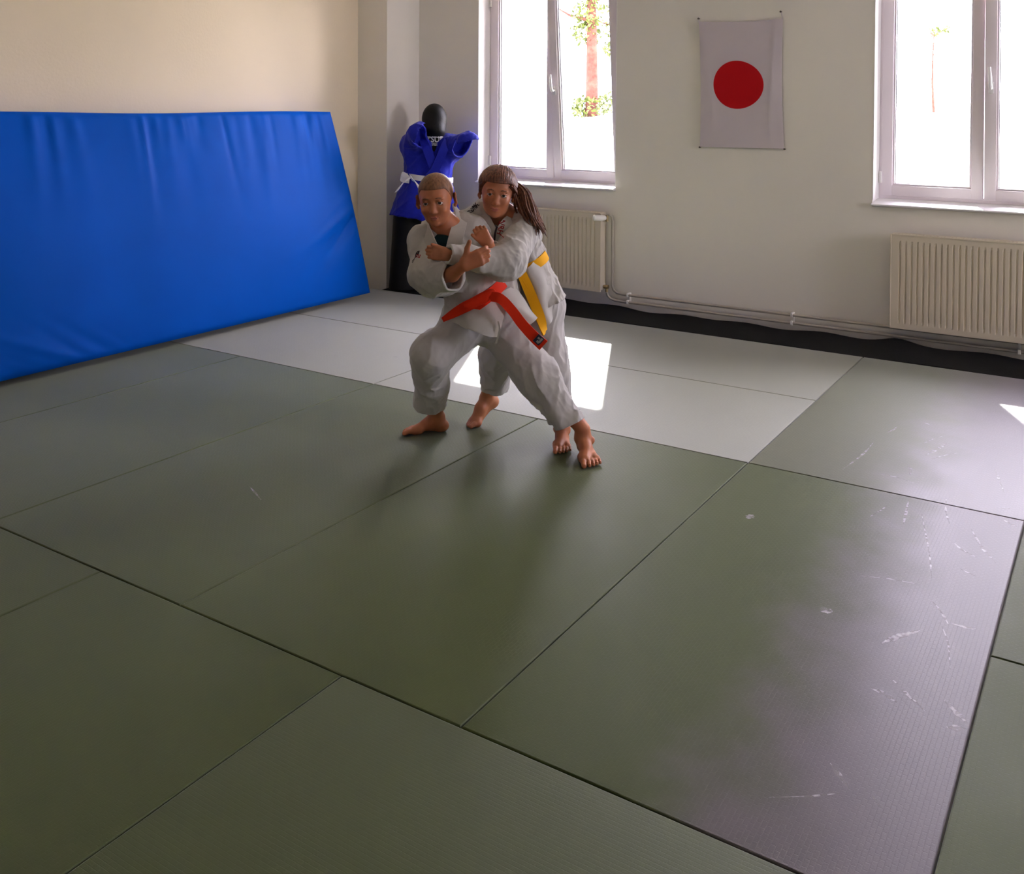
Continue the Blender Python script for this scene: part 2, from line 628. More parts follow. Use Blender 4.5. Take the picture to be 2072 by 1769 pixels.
def sash(root, x0, x1, z0, z1, tilt, handle):
    """one opening leaf; the tilted leaf swings in at its top about its bottom edge"""
    y0, y1 = 2.655, 2.725
    s = frame_mb(x0, x1, z0, z1, y0 - 2.69, y1 - 2.69, 0.066).build('sash', M_PVC, root, True)
    s.location = (0, 2.69, 0)
    # stepped glazing bead
    bead = frame_mb(x0 + .065, x1 - .065, z0 + .065, z1 - .065, -.020, .012, 0.012, 0.003).build('glazing_bead', M_PVC, s, True)
    gk = frame_mb(x0 + .077, x1 - .077, z0 + .077, z1 - .077, -.006, .006, 0.0035, 0).build('gasket', M_GASKET, s)
    g = MB()
    g.box(x0 + .066, x1 - .066, -.003, .003, z0 + .066, z1 - .066)
    gp = g.build('glass_pane', M_GLASS, s)
    if handle:
        h = MB()
        hx, hz = x0 + .036, 1.575
        h.box(hx - .014, hx + .014, y0 - 2.69 - .012, y0 - 2.69 + .002, hz - .035, hz + .035, .005)
        h.tube([(hx, y0 - 2.69 - .01, hz), (hx, y0 - 2.69 - .045, hz), (hx, y0 - 2.69 - .055, hz + .015), (hx - .002, y0 - 2.69 - .055, hz + .06), (hx - .006, y0 - 2.69 - .05, hz + .125)],
               [.011, .011, .012, .011, .008], 12)
        h.build('handle', M_HANDLE, s, True)
    if tilt:
        piv = Vector((0, 2.69, z0))
        s.matrix_local = Matrix.Translation(piv) @ Matrix.Rotation(math.radians(tilt), 4, 'X') @ Matrix.Translation((0, 0, -z0))
    return s


def window(name, a, b, tilt, label, place=None):
    root = empty(name)
    struct(root, label)
    z0, z1 = WZ0, WZ1
    frame_mb(a + .004, b - .004, z0, z1 - .004, 2.66, 2.735, 0.030).build('window_frame', M_PVC, root, True)
    mid = (a + b) / 2
    sash(root, a + .018, mid - .003, z0 + .020, z1 - .03, 0, False)
    sash(root, mid + .003, b - .018, z0 + .020, z1 - .03, tilt, True)
    hg = MB()
    for z in (z0 + .10, z1 - .18):
        hg.box(a + .008, a + .024, 2.635, 2.662, z, z + .075, .004)
    hg.build('hinge', M_HANDLE, root, True)
    sl = MB()
    q0, q1 = a + .001, b - .001
    prof = [(2.665, WZ0 + .001), (2.466, WZ0 - .018), (2.460, WZ0 - .022), (2.460, WZ0 - .029), (2.466, WZ0 - .031), (2.665, WZ0 - .026)]
    sl.add([(x_, y_, z_) for x_ in (q0, q1) for y_, z_ in prof],
           [(i, (i + 1) % 6, 6 + (i + 1) % 6, 6 + i) for i in range(6)] + [tuple(range(5, -1, -1)), tuple(range(6, 12))])
    sl.box(a + .001, b - .001, 2.51, 2.90, WZ0 - .04, WZ0 - .02)
    sl.build('window_sill', M_SILL, root, True)
    if place is not None:
        loc, ang = place
        root.matrix_world = Matrix.Translation(loc) @ Matrix.Rotation(ang, 4, 'Z') @ Matrix.Translation((-(a + b) / 2, -YB, 0))
    return root


window('window_1', *W_OPEN[0], 5.2, 'white double window beside the dummy, its handle leaf tilted in, tree outside')
window('window_2', *W_OPEN[1], 3.2, 'white double window above the radiator that meets the picture edge')
window('added_window_3', *W_OPEN[2], 0, 'white double window added out of view, farthest from the pillar')  # out of view, added in step with the others for more light
window('added_window_4', 0, 1.2, 0, 'white double window added in the unseen side wall away from the crash mat', ((XR, 1.45, 0), -math.pi / 2))  # out of view, added to brighten the cream wall

# ------------------------------------------------------------------ outside
mb = MB()
N = 40
gv, gf = [], []
ys = np.concatenate([np.linspace(YO + .0, 20, 30), np.linspace(24, 120, 11)])
xs = np.linspace(-110, 60, 48)
for yy in ys:
    for xx in xs:
        zz = -0.4 + 1.7 * min(1, max(0, (yy - 4) / 13)) + .12 * math.sin(xx * .35) * math.sin(yy * .3)
        gv.append((xx, yy, zz if yy > YO + .5 else -0.4))
for j in range(len(ys) - 1):
    for i in range(len(xs) - 1):
        k = j * len(xs) + i
        gf.append((k, k + 1, k + 1 + len(xs), k + len(xs)))
M_GROUND = mat('pale_dry_ground', (0.62, 0.58, 0.50), 0.95, 0.1, noise=(0.4, 0.15))
struct(mesh_obj('ground', gv, gf, M_GROUND, None, True), 'sunlit pale slope outside the windows')
mb = MB()
mb.box(XL - .6, XR + .6, YO, 3.365, 2.56, 2.72)  # unseen overhang, its edge set to cut off the sun patch
struct(mb.build('added_eaves', M_REVEAL), 'unseen eaves added outside the windows to trim the sun patch')

M_BARK = mat('reddish_bark', (0.058, 0.023, 0.016), 0.9, 0.1, noise=(8, 0.4), bump=(14, 0.8, 0.03))
M_LEAF = mat('dark_pine_leaves', (0.040, 0.056, 0.005), 0.6, 0.3, noise=(1.5, 0.35))
M_LEAF.node_tree.nodes['Principled BSDF'].inputs['Transmission Weight'].default_value = 0.0


def tree(name, x, y, z, h, r, blobs, nleaf, label, seed, leaf=0.10):
    rg = np.random.default_rng(seed)
    root = empty(name, (x, y, z))
    tag(root, label, 'tree', 'trees on the slope outside')
    t = MB()
    pts = [(0.06 * math.sin(3 * k / 9 + seed), 0.05 * math.cos(2 * k / 9), -0.3 + h * k / 9) for k in range(10)]
    t.tube(pts, [r * (1 - .75 * k / 9) for k in range(10)], 10)
    for k in range(9):
        zz = h * (.35 + .07 * k)
        a = rg.uniform(0, 6.28)
        L = .5 + rg.uniform(0, .5)
        t.tube([(0, 0, zz), (L * .5 * math.cos(a), L * .5 * math.sin(a), zz + .12), (L * math.cos(a), L * math.sin(a), zz + .4)], [r * .3, r * .2, r * .08], 6)
    t.build('trunk', M_BARK, root, True)
    c = np.array([b[:3] for b in blobs])
    s = np.array([b[3] for b in blobs])
    w = s ** 2 / (s ** 2).sum()
    k = rg.choice(len(blobs), nleaf, p=w)
    q = rg.normal(size=(nleaf, 3))
    q /= np.linalg.norm(q, axis=1, keepdims=True)
    q = c[k] + q * (s[k] * rg.uniform(.35, 1.0, nleaf) ** .6)[:, None] * np.array([1, 1, .8])
    a = rg.normal(size=(nleaf, 3))
    a /= np.linalg.norm(a, axis=1, keepdims=True)
    b = np.cross(a, rg.normal(size=(nleaf, 3)))
    b /= np.linalg.norm(b, axis=1, keepdims=True)
    sz = leaf * rg.uniform(.6, 1.3, nleaf)[:, None]
    V = np.stack([q - a * sz, q + b * sz * .5, q + a * sz, q - b * sz * .5], 1).reshape(-1, 3)
    F = np.arange(nleaf * 4).reshape(-1, 4)
    o = mesh_obj('foliage', V, F, M_LEAF, root)
    o['kind'] = 'stuff'
    return root


# stands on the slope at about 20 m
def outside_at(px_dir, dist):
    return (1.295 + px_dir[0] * dist, -3.808 + px_dir[1] * dist)


tx, ty = outside_at((-0.4725, 0.881), 23.0)
tree('leafy_tree', tx, ty, 1.25, 6.4, 0.17,
     [(0, 0, 4.4, .45), (-.1, 0, 3.6, .42), (.15, 0, 3.0, .38), (0, 0, 2.4, .42), (-.12, .1, 1.95, .42), (.1, 0, 5.2, .5), (0, 0, 0.15, .42), (-.2, .1, 0.2, .3)], 2600,
     'taller reddish-trunked tree seen through the tilted window leaf', 1, .06)
tx, ty = outside_at((-0.449, 0.8935), 25.0)
tree('leafy_tree', tx, ty, 1.25, 4.6, 0.09,
     [(0, 0, 2.2, .35), (.1, 0, 2.8, .35), (-.1, 0, 1.7, .25), (0, 0, .2, .5), (.15, .1, 1.0, .25)], 1300,
     'thinner second tree just behind the taller tree outside', 2, .06)
tx, ty = outside_at((-0.159, 0.987), 34.0)
tree('leafy_tree', tx, ty, 1.3, 2.9, 0.05, [(0, 0, 2.6, .22), (.35, 0, 2.65, .16)], 160, 'small far sapling seen through the window beside the picture edge', 3, .06)

# ------------------------------------------------------------------ judo mats
def judo_mat(x0, x1, y0, y1, label, dz=0.0, m=None):
    g = 0.0022
    x0, x1, y0, y1 = x0 + g, x1 - g, y0 + g, y1 - g
    cx, cy = (x0 + x1) / 2, (y0 + y1) / 2
    hx, hy = (x1 - x0) / 2, (y1 - y0) / 2
    c = 0.003
    prof = [(0, ZF - dz), (0, -c), (c * .35, -c * .35), (c, 0)]
    v, f = [], []
    for ins, z in prof:
        a, b = hx - ins, hy - ins
        v += [(-a, -b, z), (a, -b, z), (a, b, z), (-a, b, z)]
    for i in range(3):
        for k in range(4):
            p, q = i * 4 + k, i * 4 + (k + 1) % 4
            f.append((p, q, q + 4, p + 4))
    f += [(3, 2, 1, 0), (12, 13, 14, 15)]
    if hx > hy:                                   # keep the straw pattern along the length
        o = mesh_obj('judo_mat', [(-y_, x_, z_) for x_, y_, z_ in v], f, m or M_TATAMI)
        o.rotation_euler = (0, 0, -math.pi / 2)
    else:
        o = mesh_obj('judo_mat', v, f, m or M_TATAMI)
    o.location = (cx, cy, dz)
    return tag(o, label, 'mat', 'green judo mats laid out as the floor')


mats = {}
for key, x0, x1, y0, y1, label in [
    ('a1', -3.97, -2.0, 1.0, 2.0, 'green mat in the far corner, touching the dummy and the crash mat end'),
    ('a2', -2.0, 0.0, 1.0, 2.0, 'green mat along the black rubber strip, holding most of the sunlit patch'),
    ('a3', 0.0, 1.0, 0.0, 2.0, 'green mat beneath the radiator at the picture edge, its far end on the rubber strip'),
    ('b1', -3.97, -2.0, 0.0, 1.0, 'green mat one row in front of the far corner mat, beside the crash mat'),
    ('b2', -2.0, 0.0, 0.0, 1.0, 'green mat right behind the wrestling children, near half of the sunlit patch'),
    ('c1', -3.97, -3.0, -2.0, 0.0, 'green mat running along under the front of the blue crash mat'),
    ('c2', -3.0, -2.0, -2.0, 0.0, 'green mat parallel to the crash mat, second from it'),
    ('c3', -2.0, -1.0, -2.0, 0.0, "green mat under the boy's side-turned bare foot, crossed by the long shadow"),
    ('c4', -1.0, 0.0, -2.0, 0.0, "green mat under the two forward-pointing bare feet, toes of the girl and boy"),
    ('c5', 0.0, 1.0, -2.0, 0.0, 'large green mat covered in pale scuffs and straw pattern'),
    ('e1', 1.0, 2.0, -0.994, 1.006, 'green mat sliver at the picture edge beyond the scuffed mat'),
    ('e2', 1.0, 2.0, -2.994, -0.994, 'green mat beside the scuffed mat near the lower picture corner'),
    ('d1', -2.37, -1.37, -4.0, -2.0, 'green mat wedge at the left picture edge, below the shadowed mats'),
    ('d2', -1.37, -0.37, -4.0, -2.0, 'dark green mat filling the lower left picture corner'),
    ('d3', -0.37, 1.0, -3.0, -2.0, 'green mat at the bottom middle of the picture, straw lines running sideways'),
]:
    mats[key] = judo_mat(x0, x1, y0, y1, label, 0.0, M_TATAMI_WORN if key == 'c5' else M_TATAMI_GLARE_WORN if key == 'a3' else M_TATAMI_GLARE if key[0] in 'ab' else None)

# pale scuffs worn into the mats: (mat, start, bend, end, width)
M_SC = []


def scuff(key, p, q, r, w0, seed):
    mt = mats[key]
    rg = np.random.default_rng(seed)
    P = catmull([(*p, 0), (*q, 0), (*r, 0)], 12)
    T = np.gradient(P, axis=0)
    T /= np.linalg.norm(T, axis=1, keepdims=True)
    Nn = np.stack([-T[:, 1], T[:, 0], 0 * T[:, 0]], 1)
    w = w0 * np.sin(np.linspace(.12, 3.0, 12)) * rg.uniform(.6, 1.2, 12)
    V = np.concatenate([P + Nn * w[:, None] / 2, P - Nn * w[:, None] / 2])
    V[:, 2] = 0.0004
    inv = (Matrix.Translation(mt.location) @ Matrix.Rotation(mt.rotation_euler.z, 4, 'Z')).inverted()
    V = [inv @ Vector(a) for a in V]
    F = [(i, i + 1, i + 13, i + 12) for i in range(11)]
    o = mesh_obj('scuff_mark', V, F, M_SCUFF, mt)
    return o


for _i, (_k, _p, _q, _r, _w) in enumerate([
    ('a3', (0.590, 0.489), (0.617, 0.591), (0.644, 0.709), 0.016),
    ('a3', (0.341, 0.139), (0.368, 0.355), (0.374, 0.537), 0.010),
    ('a3', (0.396, 0.696), (0.412, 0.754), (0.417, 0.806), 0.012),
    ('a3', (0.557, 0.637), (0.585, 0.730), (0.619, 0.798), 0.007),
    ('a3', (0.551, 0.343), (0.568, 0.290), (0.578, 0.223), 0.014),
    ('a3', (0.480, 0.170), (0.540, 0.173), (0.608, 0.147), 0.006),
    ('a3', (0.849, 0.490), (0.880, 0.363), (0.913, 0.223), 0.010),
    ('a3', (0.618, 0.454), (0.655, 0.532), (0.699, 0.596), 0.005),
    ('a3', (0.505, 0.938), (0.522, 0.925), (0.538, 0.919), 0.020),
    ('a3', (0.900, 0.065), (0.924, 0.070), (0.946, 0.090), 0.010),
    ('c5', (0.623, -0.050), (0.634, -0.147), (0.647, -0.270), 0.010),
    ('c5', (0.735, 0.062), (0.753, -0.068), (0.783, -0.181), 0.008),
    ('c5', (0.535, -0.267), (0.553, -0.195), (0.567, -0.124), 0.006),
    ('c5', (0.177, -0.523), (0.179, -0.503), (0.184, -0.480), 0.030),
    ('c5', (0.748, -1.090), (0.778, -1.030), (0.822, -0.965), 0.022),
    ('c5', (0.816, -0.323), (0.844, -0.364), (0.893, -0.399), 0.010),
    ('c5', (0.849, -0.174), (0.895, -0.301), (0.951, -0.409), 0.012),
    ('c5', (0.934, -0.033), (0.959, -0.055), (0.981, -0.069), 0.010),
    ('c5', (0.608, -0.735), (0.689, -0.704), (0.779, -0.689), 0.004),
    ('c5', (0.857, -0.510), (0.888, -0.528), (0.914, -0.541), 0.006),
    ('c5', (0.820, -0.771), (0.856, -0.830), (0.885, -0.893), 0.008),
    ('c5', (0.889, -0.878), (0.927, -0.878), (0.957, -0.870), 0.012),
    ('c5', (0.857, -0.878), (0.896, -0.987), (0.922, -1.121), 0.004),
    ('c5', (0.801, -1.244), (0.849, -1.295), (0.899, -1.343), 0.010),
    ('c5', (0.766, -1.317), (0.796, -1.322), (0.835, -1.344), 0.016),
    ('c5', (0.930, -1.272), (0.962, -1.306), (0.991, -1.338), 0.016),
    ('c5', (0.951, -1.379), (0.974, -1.369), (0.991, -1.362), 0.024),
    ('c5', (0.756, -1.655), (0.785, -1.687), (0.811, -1.714), 0.014),
    ('c5', (0.675, -1.834), (0.748, -1.782), (0.798, -1.739), 0.005),
    ('c5', (0.857, -1.708), (0.867, -1.722), (0.880, -1.737), 0.010),
    ('c5', (0.563, -1.016), (0.576, -1.001), (0.593, -0.997), 0.040),
    ('c5', (0.684, -0.139), (0.761, -0.453), (0.796, -0.626), 0.006),
    ('c3', (-1.497, -1.288), (-1.442, -1.314), (-1.367, -1.351), 0.008),
    ('b1', (-2.292, 0.488), (-2.254, 0.486), (-2.226, 0.479), 0.008),
]):
    scuff(_k, _p, _q, _r, _w, _i)

# ------------------------------------------------------------------ black rubber strip along the window wall
def strip():
    nx, ny = 220, 14
    xx = np.linspace(-3.65, 4.7, nx)
    yy = np.linspace(2.004, 2.452, ny)
    X, Y = np.meshgrid(xx, yy, indexing='ij')
    t = (Y - 2.004) / .448
    edge = .005 + .0025 * np.sin(X * 2.3 + 1) + .002 * np.sin(X * 5.1) + .022 * np.exp(-((X - .10) / .10) ** 2) + .006 * np.sin(X * 13)
    Z = -.006 + t ** 2.2 * edge + .003 * np.sin(X * 7 + Y * 9)
    Y = Y - t ** 3 * (.010 + .007 * np.sin(X * 3.7) + .004 * np.sin(X * 9.1 + 2))
    G = np.stack([X, Y, Z], -1)
    o = shell('rubber_strip', G, 0.012, M_RUBBER)
    tag(o, 'black rubber floor strip with a wavy edge along the window wall', 'floor strip')


strip()


# ------------------------------------------------------------------ radiators and pipes
def radiator(x0, x1, z0, z1, label, valve_right):
    root = empty('radiator', ((x0 + x1) / 2, 2.44, z0))
    tag(root, label, 'radiator', 'panel radiators under the windows')
    w, h = x1 - x0, z1 - z0
    # front panel: vertical flutes pressed into a flat sheet with a flat margin all round
    n = int(round(w / .0125))
    px, pz = [], []
    pitch = .0333
    nu = int((w - .05) / pitch)
    m0 = (w - nu * pitch) / 2
    xs_ = [-w / 2]
    hs = [0.0]
    for i in range(nu):
        b = -w / 2 + m0 + i * pitch
        for t_, d_ in ((.28, 0), (.43, 1), (.57, 1), (.72, 0)):
            xs_.append(b + t_ * pitch)
            hs.append(d_)
    xs_.append(w / 2)
    hs.append(0.0)
    zs_ = [0, .03, .045, .055, h - .06, h - .05, h - .035, h]
    amp = [0, 0, .5, 1, 1, .5, 0, 0]
    v, f = [], []
    for z_, a_ in zip(zs_, amp):
        for x_, d_ in zip(xs_, hs):
            v.append((x_, -.05 + .008 * d_ * a_, z_))
    k = len(xs_)
    for j in range(len(zs_) - 1):
        for i in range(k - 1):
            f.append((j * k + i, j * k + i + 1, (j + 1) * k + i + 1, (j + 1) * k + i))
    b0 = len(v)
    for z_ in (0, h):
        for x_ in (-w / 2, w / 2):
            v.append((x_, -.038, z_))
    f += [(0, (len(zs_) - 1) * k, b0 + 2, b0), (k - 1, b0 + 1, b0 + 3, len(zs_) * k - 1)]
    o = mesh_obj('front_panel', v, f, M_RAD, root)
    for sx in (-1, 1):
        c = MB()
        c.box(sx * w / 2 - .004, sx * w / 2 + .004, -.052, .035, .012, h - .002, .003)
        c.build('side_cover', M_RAD, root)
    g = MB()
    g.box(-w / 2 + .003, w / 2 - .003, -.0525, .034, h - .006, h + .003, .002)
    for i in range(int(w / .02) - 1):
        g.box(-w / 2 + .015 + i * .02, -w / 2 + .027 + i * .02, -.03, .018, h + .002, h + .0045)
    g.build('top_grille', M_RAD, root)
    bk = MB()
    bk.box(-w / 2 + .006, w / 2 - .006, .014, .030, .01, h - .01)
    for i in range(int(w / .03)):
        bk.box(-w / 2 + .02 + i * .03, -w / 2 + .022 + i * .03, -.036, .014, .03, h - .03)
    bk.build('rear_panel', M_RAD, root)
    for sx in (-1, 1):
        br = MB()
        br.box(sx * w * .33 - .012, sx * w * .33 + .012, .028, .0595, .1, h - .08)
        br.build('bracket', M_RAD, root)
    if valve_right:
        e = MB()
        e.tube([(w / 2 - .01, -.005, h - .035), (w / 2 + .03, -.005, h - .035)], .010, 10)
        e.tube([(w / 2 + .03, -.005, h - .06), (w / 2 + .03, -.005, h - .015)], .013, 10)
        e.build('valve', M_BRASS, root, True)
        e = MB()
        e.tube([(w / 2 + .024, -.02, h - .033), (w / 2 + .010, -.045, h - .033), (w / 2 - .035, -.085, h - .03), (w / 2 - .040, -.089, h - .03)], [.016, .023, .022, .014], 16)
        e.build('thermostat_knob', M_KNOB, root, True)
        e = MB()
        e.tube([(w / 2 - .01, -.005, .035), (w / 2 + .032, -.005, .035), (w / 2 + .032, -.005, .0)], .011, 10)
        e.tube([(w / 2 + .015, -.005, .035), (w / 2 + .045, -.005, .035)], .015, 8)
        e.build('return_valve', M_BRASS, root, True)
    return root


radiator(-2.92, -1.925, .105, .675, 'cream ribbed radiator under the window beside the dummy, partly hidden by the children', True)
radiator(.065, 1.17, .105, .678, 'cream ribbed radiator under the window at the picture edge', False)

pr_ = .0095
px_ = -1.862
mbp = MB()
mbp.tube([(-1.895, 2.435, .662), (px_ - .012, 2.435, .664), (px_, 2.445, .655), (px_, 2.455, .62), (px_, 2.458, .2), (px_, 2.458, .15), (px_ + .012, 2.458, .118), (px_ + .04, 2.458, .100), (px_ + .10, 2.458, .094), (4.6, 2.458, .094)], pr_, 10)
mbp.build('heating_pipe', M_PIPE, None, True)
tag(bpy.data.objects['heating_pipe'], 'upper painted heating pipe rising to the radiator valve and running along the wall', 'pipe')
mbp = MB()
mbp.tube([(-1.893, 2.435, .105), (-1.893, 2.45, .075), (-1.875, 2.458, .055), (-1.84, 2.458, .045), (-1.78, 2.458, .042), (4.6, 2.458, .042)], pr_, 10)
o = mbp.build('heating_pipe', M_PIPE, None, True)
tag(o, 'lower painted heating pipe running along the wall just above the rubber strip', 'pipe')
for i, (x_, lb) in enumerate([(-1.735, 'white pipe clip nearest the radiator valve'), (-.555, 'white pipe clip halfway along the bare wall below the flag'),
                              (.765, 'white pipe clip below the radiator at the picture edge')]):
    c = MB()
    for z_ in (.094, .042):
        c.box(x_ - .008, x_ + .008, 2.446, 2.50, z_ - .014, z_ + .014, .004)
    c.box(x_ - .007, x_ + .007, 2.470, 2.50, .03, .106)
    o = c.build('pipe_clip', M_CLIP)
    tag(o, lb, 'clip', 'pipe clips on the heating pipes')

# ------------------------------------------------------------------ flag
def flag():
    root = empty('flag', (-.93, 2.49, 1.17))
    tag(root, 'white flag with a red disc hung upright between the windows', 'flag')
    nu, nv = 30, 44
    # corners measured on the wall (x, z)
    tl, tr, bl, br_ = (-.297, .865), (.285, .862), (-.280, .004), (.303, .006)
    G = np.zeros((nu, nv, 3))
    for i in range(nu):
        for j in range(nv):
            u, w = i / (nu - 1), j / (nv - 1)
            top = np.array(tl) * (1 - u) + np.array(tr) * u
            bot = np.array(bl) * (1 - u) + np.array(br_) * u
            p = bot * (1 - w) + top * w
            p[1] -= .012 * math.sin(math.pi * u) * w ** 6
            p[0] += (.010 * math.sin(math.pi * w)) * (1 - 2 * u) * 1.0
            y = -.004 - .008 * math.sin(math.pi * w) * math.sin(math.pi * u) ** .5 - .006 * math.exp(-((u - .93 + .10 * (1 - w)) / .035) ** 2) * math.sin(math.pi * w) ** .4 \
                - .005 * math.exp(-((u - .06 - .12 * (1 - w)) / .05) ** 2) * math.sin(math.pi * w)
            G[i, j] = (p[0], y, p[1])
    shell('cloth', G, .0016, M_FLAG, root)
    # disc printed through the cloth: follows the same surface
    tris, vs = [], []
    na, nr = 56, 6
    vs.append((0, 0))
    for r_ in range(1, nr + 1):
        for k in range(na):
            a = 2 * math.pi * k / na
            rr = 1 + .03 * math.cos(2 * a + .6) + .015 * math.cos(3 * a)
            vs.append((.170 * rr * r_ / nr * math.cos(a), .166 * rr * r_ / nr * math.sin(a)))
    for k in range(na):
        tris.append((0, 1 + k, 1 + (k + 1) % na))
    for r_ in range(nr - 1):
        for k in range(na):
            a, b = 1 + r_ * na + k, 1 + r_ * na + (k + 1) % na
            tris.append((a, a + na, b + na, b))
    V = []
    for x_, z_ in vs:
        X, Z = x_ - .012, z_ + .428
        u, w = (X + .29) / .58, Z / .865
        y = -.004 - .008 * math.sin(math.pi * w) * math.sin(math.pi * u) ** .5 - .006 * math.exp(-((u - .93 + .10 * (1 - w)) / .035) ** 2) * math.sin(math.pi * w) ** .4 \
            - .005 * math.exp(-((u - .06 - .12 * (1 - w)) / .05) ** 2) * math.sin(math.pi * w)
        V.append((X, y - .0022, Z))
    mesh_obj('red_disc', V, tris, M_RED, root, True)
    n = 0
    for (x_, z_), (cx_, cz_) in zip([(-.297, .885), (.272, .905), (-.280, .0), (.308, .004)], [tl, tr, bl, br_]):
        m = MB()
        m.tube([(x_, .009, z_), (x_, -.012, z_)], .004, 8)
        m.ball((x_, -.013, z_), (.007, .004, .007), 8)
        m.build('nail', M_NAIL, root, True)
        if abs(z_ - cz_) > .012:
            t = MB()
            t.tube([(x_, -.006, z_), ((x_ + cx_) / 2, -.007, (z_ + cz_) / 2), (cx_, -.006, cz_ - .006)], .0025, 6)
            t.build('tie_loop', M_FLAG, root)


flag()


# ------------------------------------------------------------------ blue crash mat leaning on the left wall
def crash_mat():
    L, H, T = 3.05, 1.385, 0.20
    lean = math.radians(10.8)
    root = empty('crash_mat', (-3.697, 1.71, 0.001))
    tag(root, 'big blue vinyl crash mat leaning on its edge against the cream wall', 'crash mat')
    nu, nv = 200, 96
    u = np.linspace(0, 1, nu)
    v = np.linspace(0, 1, nv)
    U, Vv = np.meshgrid(u, v, indexing='ij')
    rg = np.random.default_rng(11)
    D = .012 * np.sin(U * 7.1 + 1) * np.sin(Vv * 3.0) + .010 * np.sin(U * 3.3 - 2 * Vv)
    # bulge of the foam
    D += .022 * (np.sin(math.pi * U) * np.sin(math.pi * Vv)) ** .5
    # pleats hanging from the top seam, fading downwards
    for _ in range(34):
        c = rg.uniform(.02, .86)
        w0 = rg.uniform(.004, .011)
        sl = rg.uniform(-.10, -.01)
        ln = rg.uniform(.10, .42)
        a = rg.uniform(.3, 1.0) * .010 * rg.choice([1, 1, -1])
        D += a * np.exp(-((U - c + sl * (1 - Vv)) / (w0 * (1 + 3.0 * (1 - Vv)))) ** 2) * np.exp(-((1 - Vv) / ln) ** 2) * np.minimum(1, (1 - Vv) / .03)
    # diagonal pulls at the near-window edge and along the bottom towards the far end
    for _ in range(14):
        c = rg.uniform(.20, .80)
        ln = rg.uniform(.08, .20)
        w_ = Vv - c + U * rg.uniform(.8, 1.8)
        D += rg.uniform(-.7, 1) * .011 * np.exp(-(w_ / rg.uniform(.02, .045)) ** 2) * np.exp(-(U / ln) ** 2) * np.minimum(1, U / .015)
    for _ in range(16):
        c = rg.uniform(.66, .95)
        w_ = (U - c) + Vv * rg.uniform(-.9, -.35)
        D += rg.uniform(-.6, 1) * .010 * np.exp(-(w_ / rg.uniform(.010, .022)) ** 2) * np.exp(-(Vv / rg.uniform(.10, .24)) ** 2) * np.minimum(1, Vv / .04)
    # rounded seams
    e = np.minimum(np.minimum(U * L, (1 - U) * L), np.minimum(Vv * H, (1 - Vv) * H))
    D -= .012 * np.exp(-(e / .012))
    sag = .006 * np.sin(U * 9) * Vv ** 8
    # local: y runs away from the window, n out of the wall
    ca, sa = math.cos(lean), math.sin(lean)

    def pos(uu, vv, d):
        yy = -uu * L - .15 * vv + .015 * np.sin(math.pi * vv)
        up = vv * H + sag * (vv > .5)
        nn = T + d
        # back-bottom edge is the hinge: x towards the room
        x = nn * ca - up * sa
        z = nn * sa + up * ca
        return np.stack([x, yy, z], -1)

    Fp = pos(U, Vv, D)
    verts = Fp.reshape(-1, 3)
    faces = []
    for i in range(nu - 1):
        for j in range(nv - 1):
            a = i * nv + j
            faces.append((a, a + 1, a + nv + 1, a + nv))
    V = [tuple(p) for p in verts]

    # side walls: top, two ends
    back = pos(U, Vv, -T * np.ones_like(D))

    def wall(ids):
        base = len(V)
        for (i, j) in ids:
            V.append(tuple(back[i, j]))
        for k in range(len(ids) - 1):
            a, b = ids[k][0] * nv + ids[k][1], ids[k + 1][0] * nv + ids[k + 1][1]
            faces.append((a, b, base + k + 1, base + k))
    wall([(i, nv - 1) for i in range(nu)])
    wall([(0, j) for j in range(nv)])
    wall([(nu - 1, j) for j in range(nv - 1, -1, -1)])
    mesh_obj('cover', V, faces, M_BLUEVINYL, root, True).data.set_sharp_from_angle(angle=math.radians(50))
    # black underside and back
    B = []
    fb = []

    def P2(a, b, d):
        up, nn = b * H, T + d
        return (nn * ca - up * sa, -a * L - .15 * b, nn * sa + up * ca)
    for i in range(nu):
        B += [tuple(P2(u[i], 0.004, D[i, 0] - .012)), tuple(P2(u[i], 0.0, -T))]
    for i in range(nu - 1):
        fb.append((2 * i, 2 * i + 1, 2 * i + 3, 2 * i + 2))
    k = len(B)
    B += [tuple(P2(a, b, -T - .001)) for a, b in ((0, 0), (1, 0), (1, 1), (0, 1))]
    fb.append((k, k + 1, k + 2, k + 3))
    mesh_obj('underside', B, fb, M_UNDER, root)


crash_mat()


